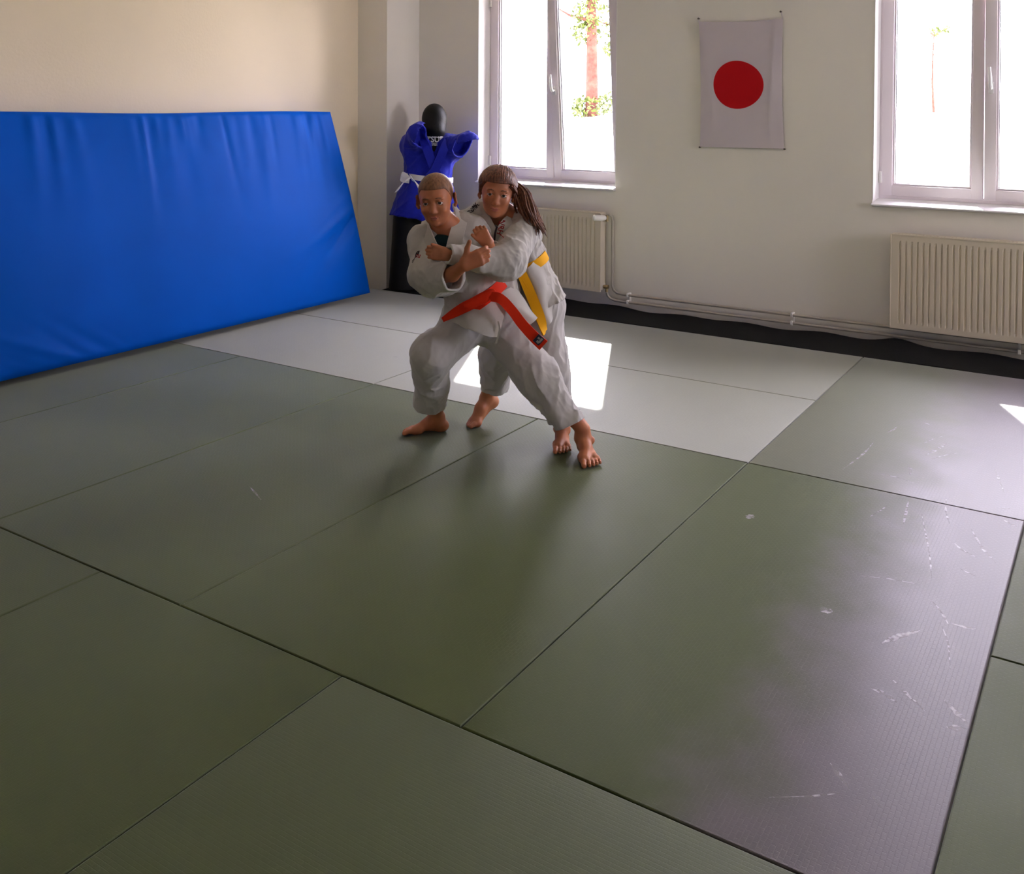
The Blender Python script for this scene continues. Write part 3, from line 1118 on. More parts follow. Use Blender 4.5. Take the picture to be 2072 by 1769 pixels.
# ------------------------------------------------------------------ figures: implicit solids turned into one continuous mesh
class Field:
    def __init__(self, lo, hi, h):
        self.h = h
        self.lo = np.array(lo, float)
        self.n = np.ceil((np.array(hi, float) - self.lo) / h).astype(int) + 1
        self.a = np.full(self.n, 0.2, np.float32)

    def _sub(self, lo, hi):
        i0 = np.clip(np.floor((np.array(lo) - self.lo) / self.h).astype(int), 0, self.n - 1)
        i1 = np.clip(np.ceil((np.array(hi) - self.lo) / self.h).astype(int) + 1, 1, self.n)
        if (i1 <= i0).any():
            return None, None
        sl = tuple(slice(a, b) for a, b in zip(i0, i1))
        ax = [(self.lo[k] + self.h * np.arange(i0[k], i1[k])).astype(np.float32) for k in range(3)]
        return sl, (ax[0][:, None, None], ax[1][None, :, None], ax[2][None, None, :])

    def put(self, fn, lo, hi, k=0.01, op='add'):
        m = 1.5 * k + 3 * self.h
        sl, g = self._sub(np.array(lo) - m, np.array(hi) + m)
        if sl is None:
            return
        d = fn(*g)
        a = self.a[sl]
        if op == 'add':
            if k > 0:
                t = np.clip(.5 + .5 * (a - d) / k, 0, 1)
                self.a[sl] = a + (d - a) * t - k * t * (1 - t)
            else:
                self.a[sl] = np.minimum(a, d)
        elif op == 'cut':
            d = -d
            if k > 0:
                t = np.clip(.5 - .5 * (a - d) / k, 0, 1)
                self.a[sl] = a + (d - a) * t + k * t * (1 - t)
            else:
                self.a[sl] = np.maximum(a, d)

    def cap(self, p, q, r0, r1=None, k=0.02, op='add', flat0=False, flat1=False):
        """tapered capsule; flat ends give an open hem"""
        p, q = np.array(p, float), np.array(q, float)
        r1 = r0 if r1 is None else r1
        ax = q - p
        L2 = float(ax @ ax) + 1e-12
        L = math.sqrt(L2)

        def fn(X, Y, Z):
            x, y, z = X - p[0], Y - p[1], Z - p[2]
            t = (x * ax[0] + y * ax[1] + z * ax[2]) / L2
            tc = np.clip(t, 0, 1)
            d = np.sqrt((x - tc * ax[0]) ** 2 + (y - tc * ax[1]) ** 2 + (z - tc * ax[2]) ** 2) - (r0 + (r1 - r0) * tc)
            if flat1:
                d = np.maximum(d, (t - 1) * L)
            if flat0:
                d = np.maximum(d, -t * L)
            return d
        R = max(r0, r1)
        self.put(fn, np.minimum(p, q) - R, np.maximum(p, q) + R, k, op)

    def ell(self, c, r, rot=None, k=0.02, op='add'):
        c, r = np.array(c, float), np.array(r, float)
        Rm = np.eye(3) if rot is None else np.array(rot, float)      # columns: the ellipsoid's own axes

        def fn(X, Y, Z):
            x, y, z = X - c[0], Y - c[1], Z - c[2]
            u = (x * Rm[0, 0] + y * Rm[1, 0] + z * Rm[2, 0]) / r[0]
            v = (x * Rm[0, 1] + y * Rm[1, 1] + z * Rm[2, 1]) / r[1]
            w = (x * Rm[0, 2] + y * Rm[1, 2] + z * Rm[2, 2]) / r[2]
            k0 = np.sqrt(u * u + v * v + w * w)
            k1 = np.sqrt((u / r[0]) ** 2 + (v / r[1]) ** 2 + (w / r[2]) ** 2) + 1e-6
            return k0 * (k0 - 1) / k1
        self.put(fn, c - r.max(), c + r.max(), k, op)

    def hem(self, p, q, R, wall=.011, depth=.06):
        """open a sleeve or leg at p, looking out towards q: hollow it to a cloth wall, then trim it square"""
        p, q = np.array(p, float), np.array(q, float)
        d = (q - p) / np.linalg.norm(q - p)

        def hollow(X, Y, Z):
            t = (X - p[0]) * d[0] + (Y - p[1]) * d[1] + (Z - p[2]) * d[2]
            r2 = (X - p[0] - t * d[0]) ** 2 + (Y - p[1] - t * d[1]) ** 2 + (Z - p[2] - t * d[2]) ** 2
            reg = np.maximum(np.maximum(-t - depth, t - .16), np.sqrt(r2) - R)
            return reg

        def trim(X, Y, Z):
            return np.maximum(hollow(X, Y, Z), -((X - p[0]) * d[0] + (Y - p[1]) * d[1] + (Z - p[2]) * d[2]))
        lo, hi = np.minimum(p - d * depth, p + d * .16) - R, np.maximum(p - d * depth, p + d * .16) + R
        sl, g = self._sub(lo - .01, hi + .01)
        a = self.a[sl]
        self.a[sl] = np.maximum(a, -np.maximum(a + wall, hollow(*g)))
        self.put(trim, lo, hi, 0, 'cut')

    def fold(self, amp, freq, axis, stretch, seed, band=0.03, lo=None, hi=None, ridge=True):
        """cloth creases running along an axis"""
        rg = np.random.default_rng(seed)
        if lo is None:
            sl = (slice(None),) * 3
            ax = [(self.lo[k] + self.h * np.arange(self.n[k])).astype(np.float32) for k in range(3)]
        else:
            sl, g = self._sub(lo, hi)
            ax = [q.ravel() for q in g]
        a = self.a[sl]
        I = np.nonzero(np.abs(a) < band)
        P = np.stack([ax[0][I[0]], ax[1][I[1]], ax[2][I[2]]], 1)
        e = np.array(axis, float)
        e /= np.linalg.norm(e)
        Q = P - (P @ e)[:, None] * e * (1 - 1 / stretch)
        w = np.zeros(len(Q), np.float32)
        f = freq
        am = 1.0
        for o in range(3):
            n = np.zeros(len(Q), np.float32)
            for _ in range(4):
                kv = rg.normal(size=3)
                kv *= f / np.linalg.norm(kv)
                kw = rg.normal(size=3) * f * .35
                n += np.sin(Q @ kv + 1.6 * np.sin(Q @ kw + rg.uniform(0, 6)) + rg.uniform(0, 6))
            n /= 2.0
            w += am * ((1 - 2 * np.abs(np.tanh(n))) if ridge else n)
            f *= 1.9
            am *= .36
        fade = np.ones(len(Q), np.float32)
        if lo is not None:
            mid, half = (np.array(lo) + np.array(hi)) / 2, (np.array(hi) - np.array(lo)) / 2
            q = np.abs((P - mid) / half)
            fade = np.clip((1 - q.max(1)) / .35, 0, 1)
        a[I] -= amp * w * fade
        self.a[sl] = a

    def mesh(self):
        """naive surface nets"""
        A = self.a
        s = A < 0
        nx, ny, nz = A.shape
        c = np.zeros((nx - 1, ny - 1, nz - 1), np.int8)
        for i in (0, 1):
            for j in (0, 1):
                for k in (0, 1):
                    c += s[i:nx - 1 + i, j:ny - 1 + j, k:nz - 1 + k]
        act = (c > 0) & (c < 8)
        I = np.argwhere(act)
        idx = np.full(act.shape, -1, np.int32)
        idx[act] = np.arange(len(I))
        cor = np.array([(i, j, k) for i in (0, 1) for j in (0, 1) for k in (0, 1)])
        val = np.stack([A[I[:, 0] + o[0], I[:, 1] + o[1], I[:, 2] + o[2]] for o in cor], 1).astype(np.float64)
        pos = np.zeros((len(I), 3))
        cnt = np.zeros(len(I))
        for a in range(8):
            for b in range(a + 1, 8):
                if np.abs(cor[a] - cor[b]).sum() != 1:
                    continue
                va, vb = val[:, a], val[:, b]
                m = (va < 0) != (vb < 0)
                t = np.where(m, va / np.where(m, va - vb, 1), 0)
                pos += np.where(m[:, None], cor[a] + t[:, None] * (cor[b] - cor[a]), 0)
                cnt += m
        V = (I + pos / cnt[:, None]) * self.h + self.lo
        F = []
        for ax in range(3):
            sa = [slice(None)] * 3
            sb = [slice(None)] * 3
            sa[ax] = slice(0, -1)
            sb[ax] = slice(1, None)
            d = s[tuple(sa)] != s[tuple(sb)]
            E = np.argwhere(d)
            u, v = [(1, 2), (2, 0), (0, 1)][ax]
            ok = (E[:, u] > 0) & (E[:, v] > 0) & (E[:, u] < A.shape[u] - 1) & (E[:, v] < A.shape[v] - 1)
            E = E[ok]
            q = []
            for du, dv in ((-1, -1), (0, -1), (0, 0), (-1, 0)):
                e = E.copy()
                e[:, u] += du
                e[:, v] += dv
                q.append(idx[e[:, 0], e[:, 1], e[:, 2]])
            q = np.stack(q, 1)
            flip = ~s[E[:, 0], E[:, 1], E[:, 2]]
            q[flip] = q[flip][:, ::-1]
            F.append(q)
        F = np.concatenate(F)
        F = F[(F >= 0).all(1)]
        # light smoothing of the grid steps
        for lam in (.5, -.52):
            acc = np.zeros_like(V)
            n = np.zeros(len(V))
            for a, b in ((0, 1), (1, 2), (2, 3), (3, 0)):
                for p, r_ in ((a, b), (b, a)):
                    for k in range(3):
                        acc[:, k] += np.bincount(F[:, p], V[F[:, r_], k], len(V))
                    n += np.bincount(F[:, p], minlength=len(V))
            V = V + lam * (acc / np.maximum(n, 1)[:, None] - V)
        return V, F


def field_obj(fl, name, m, parent):
    V, F = fl.mesh()
    return mesh_obj(name, V, F, m, parent, True)


def basis(f, u):
    """columns: side, forward, up"""
    f = np.array(f, float)
    f /= np.linalg.norm(f)
    u = np.array(u, float)
    u = u - f * (u @ f)
    u /= np.linalg.norm(u)
    return np.stack([np.cross(f, u), f, u], 1)


def head_into(fl, c, B, s, neck_to, ear=1.0):
    def T(*p):
        return np.array(c) + B @ (np.array(p) * s)
    E = lambda p, r, k, op='add': fl.ell(T(*p), np.array(r) * s, B, k * s, op)
    fl.cap(T(0, -.018, -.045), neck_to, .040 * s, .050 * s, k=.03 * s)
    E((0, -.012, .026), (.070, .088, .074), .02)
    E((0, .022, -.028), (.056, .060, .070), .03)
    E((0, .034, -.070), (.036, .042, .027), .03)
    for x in (-1, 1):
        E((x * .032, .056, -.030), (.021, .021, .020), .02)
        E((x * .025, .070, .016), (.020, .010, .007), .014)
    for x in (-1, 1):
        E((x * .028, .0835, 0.0), (.0155, .0135, .0095), .010, 'cut')
    fl.cap(T(0, .073, .004), T(0, .090, -.033), .006 * s, .0095 * s, k=.012 * s)
    for x in (-1, 1):
        E((x * .0095, .083, -.036), (.0062, .008, .0055), .006)
    E((0, .0765, -.0575), (.019, .008, .0042), .006)
    E((0, .0755, -.0655), (.016, .008, .0048), .006)
    fl.cap(T(-.019, .079, -.0615), T(.019, .079, -.0615), .0016 * s, k=.003 * s, op='cut')
    E((0, .068, -.086), (.017, .014, .013), .014)
    for x in (-1, 1):                               # eyelids
        fl.cap(T(x * .015, .0765, .0045), T(x * .029, .0815, .0085), .0028 * s, k=.004 * s)
        fl.cap(T(x * .029, .0815, .0085), T(x * .042, .0715, .003), .0028 * s, k=.004 * s)
        fl.cap(T(x * .016, .0755, -.0045), T(x * .041, .0715, -.0055), .0025 * s, k=.004 * s)
    for x in (-1, 1):                               # ears
        Rm = B @ np.array(Matrix.Rotation(math.radians(-28 * x), 3, 'Z'))
        fl.ell(T(x * .077 * ear, -.012, -.008), np.array((.007, .019, .029)) * s, Rm, .006 * s)
        fl.ell(T(x * .0855 * ear, -.004, -.004), np.array((.006, .010, .017)) * s, Rm, .004 * s, 'cut')
        fl.ell(T(x * .074 * ear, -.002, -.032), np.array((.006, .008, .009)) * s, Rm, .006 * s)
    return T


def face_parts(c, B, s, parent, lipm, browm):
    """eyes with iris and pupil, eyebrows, lips"""
    def T(p):
        return np.array(c) + B @ (np.array(p) * s)
    for x in (-1, 1):
        ctr = T((x * .029, .0665, .0005))
        m = MB()
        m.ball((0, 0, 0), .0128 * s, 16)
        e = m.build('eye', M_EYE, parent, True)
        e.location = ctr
        i = MB()
        rr = .0128 * s
        prof = [(0, .0012), (.003, .0011), (.0056, .0004), (.0062, -.0004)]
        v, f = [], []
        for k, (q, d) in enumerate(prof):
            q *= s
            y = math.sqrt(max(rr * rr - q * q, 0)) + d * s * .5
            for a in range(14):
                an = 2 * math.pi * a / 14
                v.append(B @ np.array((q * math.cos(an), y, q * math.sin(an))))
        for k in range(3):
            for a in range(14):
                p, r_ = k * 14 + a, k * 14 + (a + 1) % 14
                f.append((p, r_, r_ + 14, p + 14))
        mesh_obj('iris', v, f, M_IRIS, e, True)
        b = MB()
        b.tube([T(p) for p in ((x * .012, .0795, .0185), (x * .024, .0825, .0225), (x * .036, .0765, .0205), (x * .044, .068, .0155))],
               [.0018 * s, .0026 * s, .0022 * s, .001 * s], 8)
        b.build('eyebrow', browm, parent, True)
    l = MB()
    l.tube([T(p) for p in ((-.019, .0765, -.0605), (-.008, .0842, -.0570), (0, .0852, -.0580), (.008, .0842, -.0570), (.019, .0765, -.0605))],
           [.0012 * s, .0033 * s, .0032 * s, .0033 * s, .0012 * s], 8)
    l.tube([T(p) for p in ((-.017, .0765, -.0630), (-.006, .0835, -.0660), (.006, .0835, -.0660), (.017, .0765, -.0630))],
           [.0012 * s, .0036 * s, .0036 * s, .0012 * s], 8)
    l.build('lips', lipm, parent, True)


def hand_into(fl, W, d, back, s, thumb_side, curl=(35, 60, 45), thumb_dir=None, spread=.0):
    """palm, four bent fingers of different length and a thumb from the side of the palm"""
    W = np.array(W, float)
    d = np.array(d, float)
    d /= np.linalg.norm(d)
    n = np.array(back, float)
    n = n - d * (n @ d)
    n /= np.linalg.norm(n)
    t = np.cross(d, n) * thumb_side
    lat = [.0235, .008, -.0075, -.0215]
    for i in range(4):
        kn = W + d * (.066 - .003 * abs(i - 1.2)) * s + t * lat[i] * s
        st = W + t * lat[i] * .62 * s + d * .004 * s
        fl.cap(st, kn, .0125 * s, .0098 * s, k=.010 * s)
        L = np.array([.032, .022, .017]) * (.94, 1.05, .98, .80)[i] * s
        p = kn
        ang = 0
        dirn = d + t * spread * (1.3 - i)
        dirn /= np.linalg.norm(dirn)
        r = .0084 * s * (1, 1.02, .97, .88)[i]
        for j in range(3):
            ang += math.radians(curl[j] + 4 * i)
            v = dirn * math.cos(ang) - n * math.sin(ang)
            q = p + v * L[j]
            fl.cap(p, q, r * (1 - .08 * j), r * (.93 - .08 * j), k=.002 * s)
            p = q
    b = W + d * .016 * s + t * .020 * s - n * .004 * s
    td = np.array(thumb_dir, float) if thumb_dir is not None else d * .6 + t * .8 - n * .25
    td /= np.linalg.norm(td)
    q = b + td * .036 * s
    fl.cap(W + d * .01 * s + t * .012 * s, b, .014 * s, .013 * s, k=.010 * s)
    fl.cap(b, q, .0125 * s, .0098 * s, k=.008 * s)
    t2 = td * .95 + d * .3
    t2 /= np.linalg.norm(t2)
    fl.cap(q, q + t2 * .027 * s, .0096 * s, .0078 * s, k=.003 * s)


def foot_into(fl, heel, d, ankle, s, big_side, up=(0, 0, 1), toe_lift=0.0, wide=1.0):
    """heel centre on the ground, direction to the toes, ankle joint; big_side: +1 when the big toe is on the d x up side"""
    h = np.array(heel, float)
    d = np.array(d, float)
    d /= np.linalg.norm(d)
    u = np.array(up, float)
    u = u - d * (u @ d)
    u /= np.linalg.norm(u)
    m = np.cross(d, u) * big_side * wide

    def P(a, b, c):
        return h + (d * a + m * b + u * c) * s
    A = np.array(ankle, float)
    fl.ell(P(.004, 0, .026), np.array((.027, .034, .028)) * s, np.stack([m / wide, d, u], 1), .02 * s)
    fl.cap(P(.012, 0, .034), A, .025 * s, .030 * s, k=.025 * s)
    fl.cap(A, P(.075, .004, .040), .029 * s, .025 * s, k=.03 * s)
    fl.cap(P(.07, .002, .042), P(.135, .012, .020), .026 * s, .019 * s, k=.02 * s)
    fl.cap(P(.02, -.014, .018), P(.125, -.024, .015), .019 * s, .016 * s, k=.02 * s)
    fl.cap(P(.115, .022, .020), P(.14, .022, .017), .020 * s, .017 * s, k=.015 * s)
    fl.ell(P(A_SIDE[0], .028, .066), np.array((.010, .013, .014)) * s, None, .012 * s)
    fl.ell(P(A_SIDE[0], -.028, .060), np.array((.010, .013, .014)) * s, None, .012 * s)
    toes = [(.024, .153, .188, .0125, .0115), (.006, .156, .187, .0088, .0082), (-.008, .152, .180, .0082, .0078), (-.021, .145, .170, .0078, .0074), (-.033, .134, .157, .0076, .0072)]
    for b, a0, a1, r0, r1 in toes:
        mid = P((a0 + a1) / 2 - .002, b * 1.02, .017 + toe_lift)
        fl.cap(P(a0 - .018, b, .017), mid, r0 * s, r0 * .98 * s, k=.006 * s)
        fl.cap(mid, P(a1, b * 1.06, .0095 + toe_lift), r0 * .98 * s, r1 * s, k=.001 * s)
        nl = P(a1 + .004, b * 1.06, .0175 + toe_lift)
        fl.ell(nl, np.array((r1 * .55, r1 * .5, .0022)) * s, None, .001 * s)


A_SIDE = (.028,)


def text_on(name, body, size, centre, right, up, target, m, parent, depth=0.0016, shear=0.0, squash=1.0):
    """lettering laid on a curved surface: letters are cast onto the target mesh along the letter plane's normal"""
    cu = bpy.data.curves.new(name, 'FONT')
    cu.body = body
    cu.size = size
    cu.align_x = 'CENTER'
    cu.align_y = 'CENTER'
    cu.shear = shear
    cu.resolution_u = 3
    cu.offset = size * .018
    tmp = bpy.data.objects.new(name, cu)
    COL.objects.link(tmp)
    dg = bpy.context.evaluated_depsgraph_get()
    me = bpy.data.meshes.new_from_object(tmp.evaluated_get(dg))
    bpy.data.objects.remove(tmp)
    bm = bmesh.new()
    bm.from_mesh(me)
    bmesh.ops.triangulate(bm, faces=bm.faces[:])
    bmesh.ops.subdivide_edges(bm, edges=[e for e in bm.edges if e.calc_length() > size * .2], cuts=1)
    bm.to_mesh(me)
    bm.free()
    r_ = np.array(right, float)
    r_ /= np.linalg.norm(r_)
    u_ = np.array(up, float)
    u_ = u_ - r_ * (u_ @ r_)
    u_ /= np.linalg.norm(u_)
    n_ = np.cross(r_, u_)
    c_ = np.array(centre, float)
    tree_ = target
    for v in me.vertices:
        p = c_ + r_ * v.co.x * squash + u_ * v.co.y
        if tree_ is not None:
            hit = tree_.ray_cast(Vector(p + n_ * .12), Vector(-n_), .6)
            if hit[0] is not None:
                p = np.array(hit[0])
        v.co = Vector(p + n_ * depth)
    me.materials.clear()
    me.materials.append(m)
    o = bpy.data.objects.new(name, me)
    return link(o, parent)


def bvh(*objs):
    V, F = [], []
    for o in objs:
        b = len(V)
        V += [v.co.copy() for v in o.data.vertices]
        F += [tuple(i + b for i in p.vertices) for p in o.data.polygons]
    return BVHTree.FromPolygons(V, F)


def arr(*p):
    return [np.array(q, float) for q in p]


# ------------------------------------------------------------------ grappling dummy in the corner
def dummy():
    root = empty('grappling_dummy', (-3.28, 2.2, 0), 0.571)
    tag(root, 'black training dummy in a blue judo jacket standing in the corner by the window', 'training dummy')
    b = Field((-.36, -.24, -.02), (.36, .22, 1.5), .008)
    b.ell((-0.006, 0.020, 1.342), (.098, .105, .122), None, .02)
    b.ell((0.006, -0.030, 1.262), (.075, .075, .06), None, .03)
    b.cap((-0.006, 0.020, 1.260), (-0.005, 0.020, 1.144), .075, .09, k=.04)
    b.cap((-0.134, 0.030, 1.101), (0.099, 0.030, 1.094), .085, .085, k=.05)
    b.cap((-0.047, 0.020, 1.055), (-0.054, 0.020, 0.842), .125, .115, k=.05)
    b.cap((-0.116, 0.020, 0.745), (0.019, 0.020, 0.746), .105, .105, k=.05)
    b.cap((-0.208, 0.020, 0.648), ((-0.247, 0.000, 0.030)), .112, .108, k=.03)
    b.cap((0.031, 0.020, 0.649), ((0.113, -0.000, 0.032)), .115, .108, k=.03)
    body = b
    # flat soles
    body.put(lambda X, Y, Z: (Z - .012) + 0 * X + 0 * Y, (-.5, -.5, -.1), (.5, .5, .012), 0, 'cut')
    bo = field_obj(b, 'body', M_BLACKVINYL, root)
    j = Field((-.42, -.34, .40), (.42, .26, 1.40), .006)
    j.cap((-0.144, 0.020, 1.144), (0.126, 0.020, 1.126), .098, .098, k=.04)
    j.cap((-0.048, 0.020, 1.090), (-0.055, 0.020, 0.900), .141, .130, k=.05)
    j.cap((-0.132, 0.010, 1.075), (-0.085, 0.010, 0.913), .118, .122, k=.05)
    j.cap((0.061, 0.010, 1.068), (0.000, 0.010, 0.913), .108, .118, k=.05)
    j.cap((-0.108, 0.010, 0.889), (-0.159, -0.010, 0.574), .130, .185, k=.05, flat1=True)
    j.cap((0.008, 0.010, 0.890), (0.034, -0.010, 0.567), .120, .175, k=.05, flat1=True)
    # short sleeves held up and forward
    j.cap((-0.169, -0.000, 1.144), (-0.098, -0.190, 1.235), .094, .084, k=.04)
    j.cap((0.124, 0.000, 1.107), (0.263, -0.180, 1.169), .088, .084, k=.04)
    j.fold(.007, 22, (.1, .1, 1), 3.0, 3)
    j.fold(.004, 50, (.4, .1, 1), 2.0, 5)
    # open neck, sleeve and hem hollows
    j.ell((-0.002, -0.020, 1.261), (.078, .115, .11), None, .015, 'cut')
    j.cap((0.013, -0.120, 1.215), (0.009, -0.145, 0.977), .066, .014, k=.008, op='cut')
    p_ = np.array((-0.094, -0.150, 1.215))
    j.hem(p_, p_ + np.array((.72, -.66, -.05)), .10, .015, .06)
    p_ = np.array((0.233, -0.115, 1.147))
    j.hem(p_, p_ + np.array((.55, -.70, -.45)), .105, .015, .07)
    j.cap((-0.134, 0.010, 0.707), (-0.159, -0.010, 0.535), .125, .172, k=.004, op='cut')
    j.cap((0.017, 0.010, 0.708), (0.034, -0.010, 0.529), .120, .162, k=.004, op='cut')
    jk = field_obj(j, 'jacket', M_BLUEGI, root)
    # lapels
    a = [(-0.140, 0.090, 1.203), (-0.105, -0.030, 1.207), (-0.053, -0.137, 1.120), (0.002, -0.152, 0.977), (0.050, -0.140, 0.886)]
    ribbon('lapel', a, [(.9, -.3, .3), (.8, -.5, .1), (.9, .1, .35), (.9, .1, .35), (.9, .1, .35)], .065, M_BLUEGI, jk, .012)
    a = [(0.125, 0.090, 1.189), (0.110, -0.030, 1.193), (0.083, -0.135, 1.121), (0.025, -0.160, 0.978), (-0.040, -0.150, 0.886)]
    ribbon('lapel', a, [(.9, .3, -.3), (.8, .5, -.1), (.9, .1, -.35), (.9, .1, -.35), (.9, .1, -.35)], .065, M_BLUEGI, jk, .012)
    # white belt round the waist with a loop and two ends at its side
    c = np.array((-0.050, 0.010, 0.886))
    th = np.linspace(0, 2 * math.pi, 60, endpoint=False)
    P = np.stack([c[0] + .190 * np.cos(th), c[1] + .158 * np.sin(th), c[2] - .02 * np.cos(th)], 1)
    bl = ribbon('belt', P, np.tile((0, 0, 1.0), (60, 1)), .042, M_WHITEBELT, root, .008, closed=True)
    ribbon('belt_loop', [(-0.181, -0.170, 0.887), (-0.233, -0.150, 0.919), (-0.244, -0.150, 0.885), (-0.181, -0.170, 0.872)], [(.2, .2, 1)] * 4, .04, M_WHITEBELT, bl, .007)
    ribbon('belt_end', [(-0.174, -0.170, 0.891), (-0.217, -0.190, 0.866), (-0.277, -0.190, 0.790)], [(.6, 0, .6), (.7, 0, .6), (.8, 0, .5)], .036, M_WHITEBELT, bl, .007)
    ribbon('belt_end', [(-0.166, -0.175, 0.895), (-0.125, -0.200, 0.859), (-0.094, -0.210, 0.808)], [(-.3, 0, .8), (-.7, 0, .7), (-.8, 0, .5)], .036, M_WHITEBELT, bl, .007)
    tb = bvh(bo)
    text_on('chest_lettering', 'TSUR', .062, (0.008, -0.100, 1.184), (1, 0, 0), (0, 0, 1), tb, M_PRINT_WHITE, root, .004, squash=.95)
    text_on('chest_lettering', 'of Japan', .016, (0.008, -0.100, 1.144), (1, 0, 0), (0, 0, 1), tb, M_PRINT_WHITE, root, .004)
    ln = MB()
    p0 = np.array((-0.034, -0.100, 1.159))
    pts = []
    for q in np.linspace(-1, 1, 13):
        p = np.array((0.008, -0.100, 1.157)) + np.array((q * .06, 0, 0))
        hit = tb.ray_cast(Vector((p[0], -.4, p[2])), Vector((0, 1, 0)), 1)
        if hit[0] is not None:
            pts.append(np.array(hit[0]) - np.array((0, .003, 0)))
    ln.tube(pts, .0022, 6)
    pts = []
    for q in np.linspace(-1, 1, 17):
        p = np.array((0.008, -0.100, 1.204)) + np.array((q * .07, 0, -.018 * q * q))
        hit = tb.ray_cast(Vector((p[0], -.4, p[2])), Vector((0, 1, 0)), 1)
        if hit[0] is not None:
            pts.append(np.array(hit[0]) - np.array((0, .003, 0)))
    ln.tube(pts, .003, 6)
    ln.build('chest_print', M_PRINT_WHITE, root, True)
    return root


dummy()

# ------------------------------------------------------------------ the two children: a common frame turned towards the room's long side
KID_LOC, KID_RZ = (-.95, -.32, 0.0), 0.571
LO, HI = (-.50, -.42, -.01), (.42, .46, 1.24)


def boy():
    s = 1.0
    hc = (-0.309, -0.170, 1.063)
    HB = basis((-.10, -1, -.16), (-.10, -.12, 1))
    f = Field((-.50, -.46, -.006), (.42, .24, 1.2), .0032)
    nb = (-0.270, -0.110, 0.933)
    T = head_into(f, hc, HB, s, nb, 1.03)
    f.cap(nb, (-0.231, -0.100, 0.812), .055, .085, k=.04)
    f.cap((-0.346, -0.110, 0.881), (-0.178, -0.080, 0.918), .048, .048, k=.05)
    f.cap((-0.231, -0.100, 0.812), (-0.148, -0.080, 0.652), .080, .075, k=.05)
    f.cap((-0.183, -0.070, 0.576), (-0.062, -0.040, 0.587), .075, .075, k=.05)
    # arms
    f.cap((-0.366, -0.120, 0.876), (-0.334, -0.200, 0.733), .036, .030, k=.03)
    wr = (-0.180, -0.405, 0.829)
    f.cap((-0.334, -0.200, 0.733), (-0.230, -0.345, 0.781), .030, .027, k=.02)
    f.cap((-0.230, -0.345, 0.781), wr, .027, .0225, k=.02)
    f.cap((-0.163, -0.080, 0.901), (-0.068, -0.150, 0.796), .036, .030, k=.03)
    wl = (-0.090, -0.245, 0.891)
    f.cap((-0.068, -0.150, 0.796), wl, .030, .022, k=.02)
    # right hand over the girl's sleeve, thumb up
    hand_into(f, wr, (.90, .0, .42), (-.05, -1, .10), 1.08, -1, (16, 60, 50), (.12, -.20, 1))
    # left hand closed on her lapel
    hand_into(f, wl, (-.50, -.25, .80), (.15, -1, -.2), .90, -1, (58, 80, 60), (-.75, -.35, .55))
    # legs
    f.cap((-0.184, -0.060, 0.521), (-0.324, -0.160, 0.392), .066, .048, k=.05)
    f.cap((-0.324, -0.160, 0.392), (-0.322, 0.090, 0.074), .045, .030, k=.03)
    f.cap((-0.058, -0.040, 0.528), (0.117, -0.110, 0.304), .068, .048, k=.05)
    f.cap((0.117, -0.110, 0.304), (0.305, -0.165, 0.108), .045, .030, k=.03)
    ax_ = (-0.322, 0.090, 0.074)
    hl = np.array((-0.297, 0.115, -0.002))
    hl[2] = 0.002
    foot_into(f, hl, (-1, -.22, 0), (ax_[0], ax_[1], .068), .92, -1, wide=1.1)
    hl = np.array((0.310, -0.135, 0.065))
    hl[2] = 0.002
    ank = (0.305, -0.165, 0.108)
    foot_into(f, hl, (.10, -1, 0), (ank[0], ank[1] + .012, .070), .96, 1, wide=1.22)
    body = field_obj(f, 'person', M_SKIN_A, None)
    body.location = KID_LOC
    body.rotation_euler = (0, 0, KID_RZ)
    tag(body, 'short-haired boy in white judo suit with orange belt, wrestling in front', 'person', 'children wrestling on the mats')
    face_parts(hc, HB, s, body, M_LIP, M_HAIR_A)

    return body, T, hc, HB, s, nb, wr


def hair_cap(name, hc, HB, s, ell_r, lines, m, parent, bump=0.0, seed=0, extra=None):
    h = Field(np.array(hc) - .15, np.array(hc) + .16, .0028)
    c = np.array(hc)

    def loc(p):
        return c + HB @ (np.array(p) * s)
    h.ell(loc((0, -.013, .028)), np.array(ell_r) * s, HB, .01)
    h.cap(loc((0, -.050, -.015)), loc((0, -.046, -.05)), .046 * s, .040 * s, k=.03)
    if extra:
        extra(h, loc)
    ax = [(h.lo[k] + h.h * np.arange(h.n[k])) for k in range(3)]
    X, Y, Z = np.meshgrid(*ax, indexing='ij')
    L = (np.stack([X - c[0], Y - c[1], Z - c[2]], -1) @ HB) / s
    lx, ly, lz = L[..., 0], L[..., 1], L[..., 2]
    if bump:
        rg = np.random.default_rng(seed)
        # combed back from the forehead towards the tie
        w = np.zeros_like(lx)
        an = np.arctan2(lx, lz + .02)
        for k in range(5):
            w += np.sin(an * rg.uniform(14, 46) + rg.uniform(0, 6) + 3 * ly * rg.uniform(-6, 6)) / (1 + .4 * k)
        h.a -= (bump * w).astype(np.float32)
    line = np.interp(ly, lines[0], lines[1]) + lines[2] * lx * lx
    cut = ((line - lz) * s * .8).astype(np.float32)
    t = np.clip(.5 - .5 * (h.a - cut) / .004, 0, 1)
    h.a = h.a + (cut - h.a) * t + .004 * t * (1 - t)
    return field_obj(h, name, m, parent)


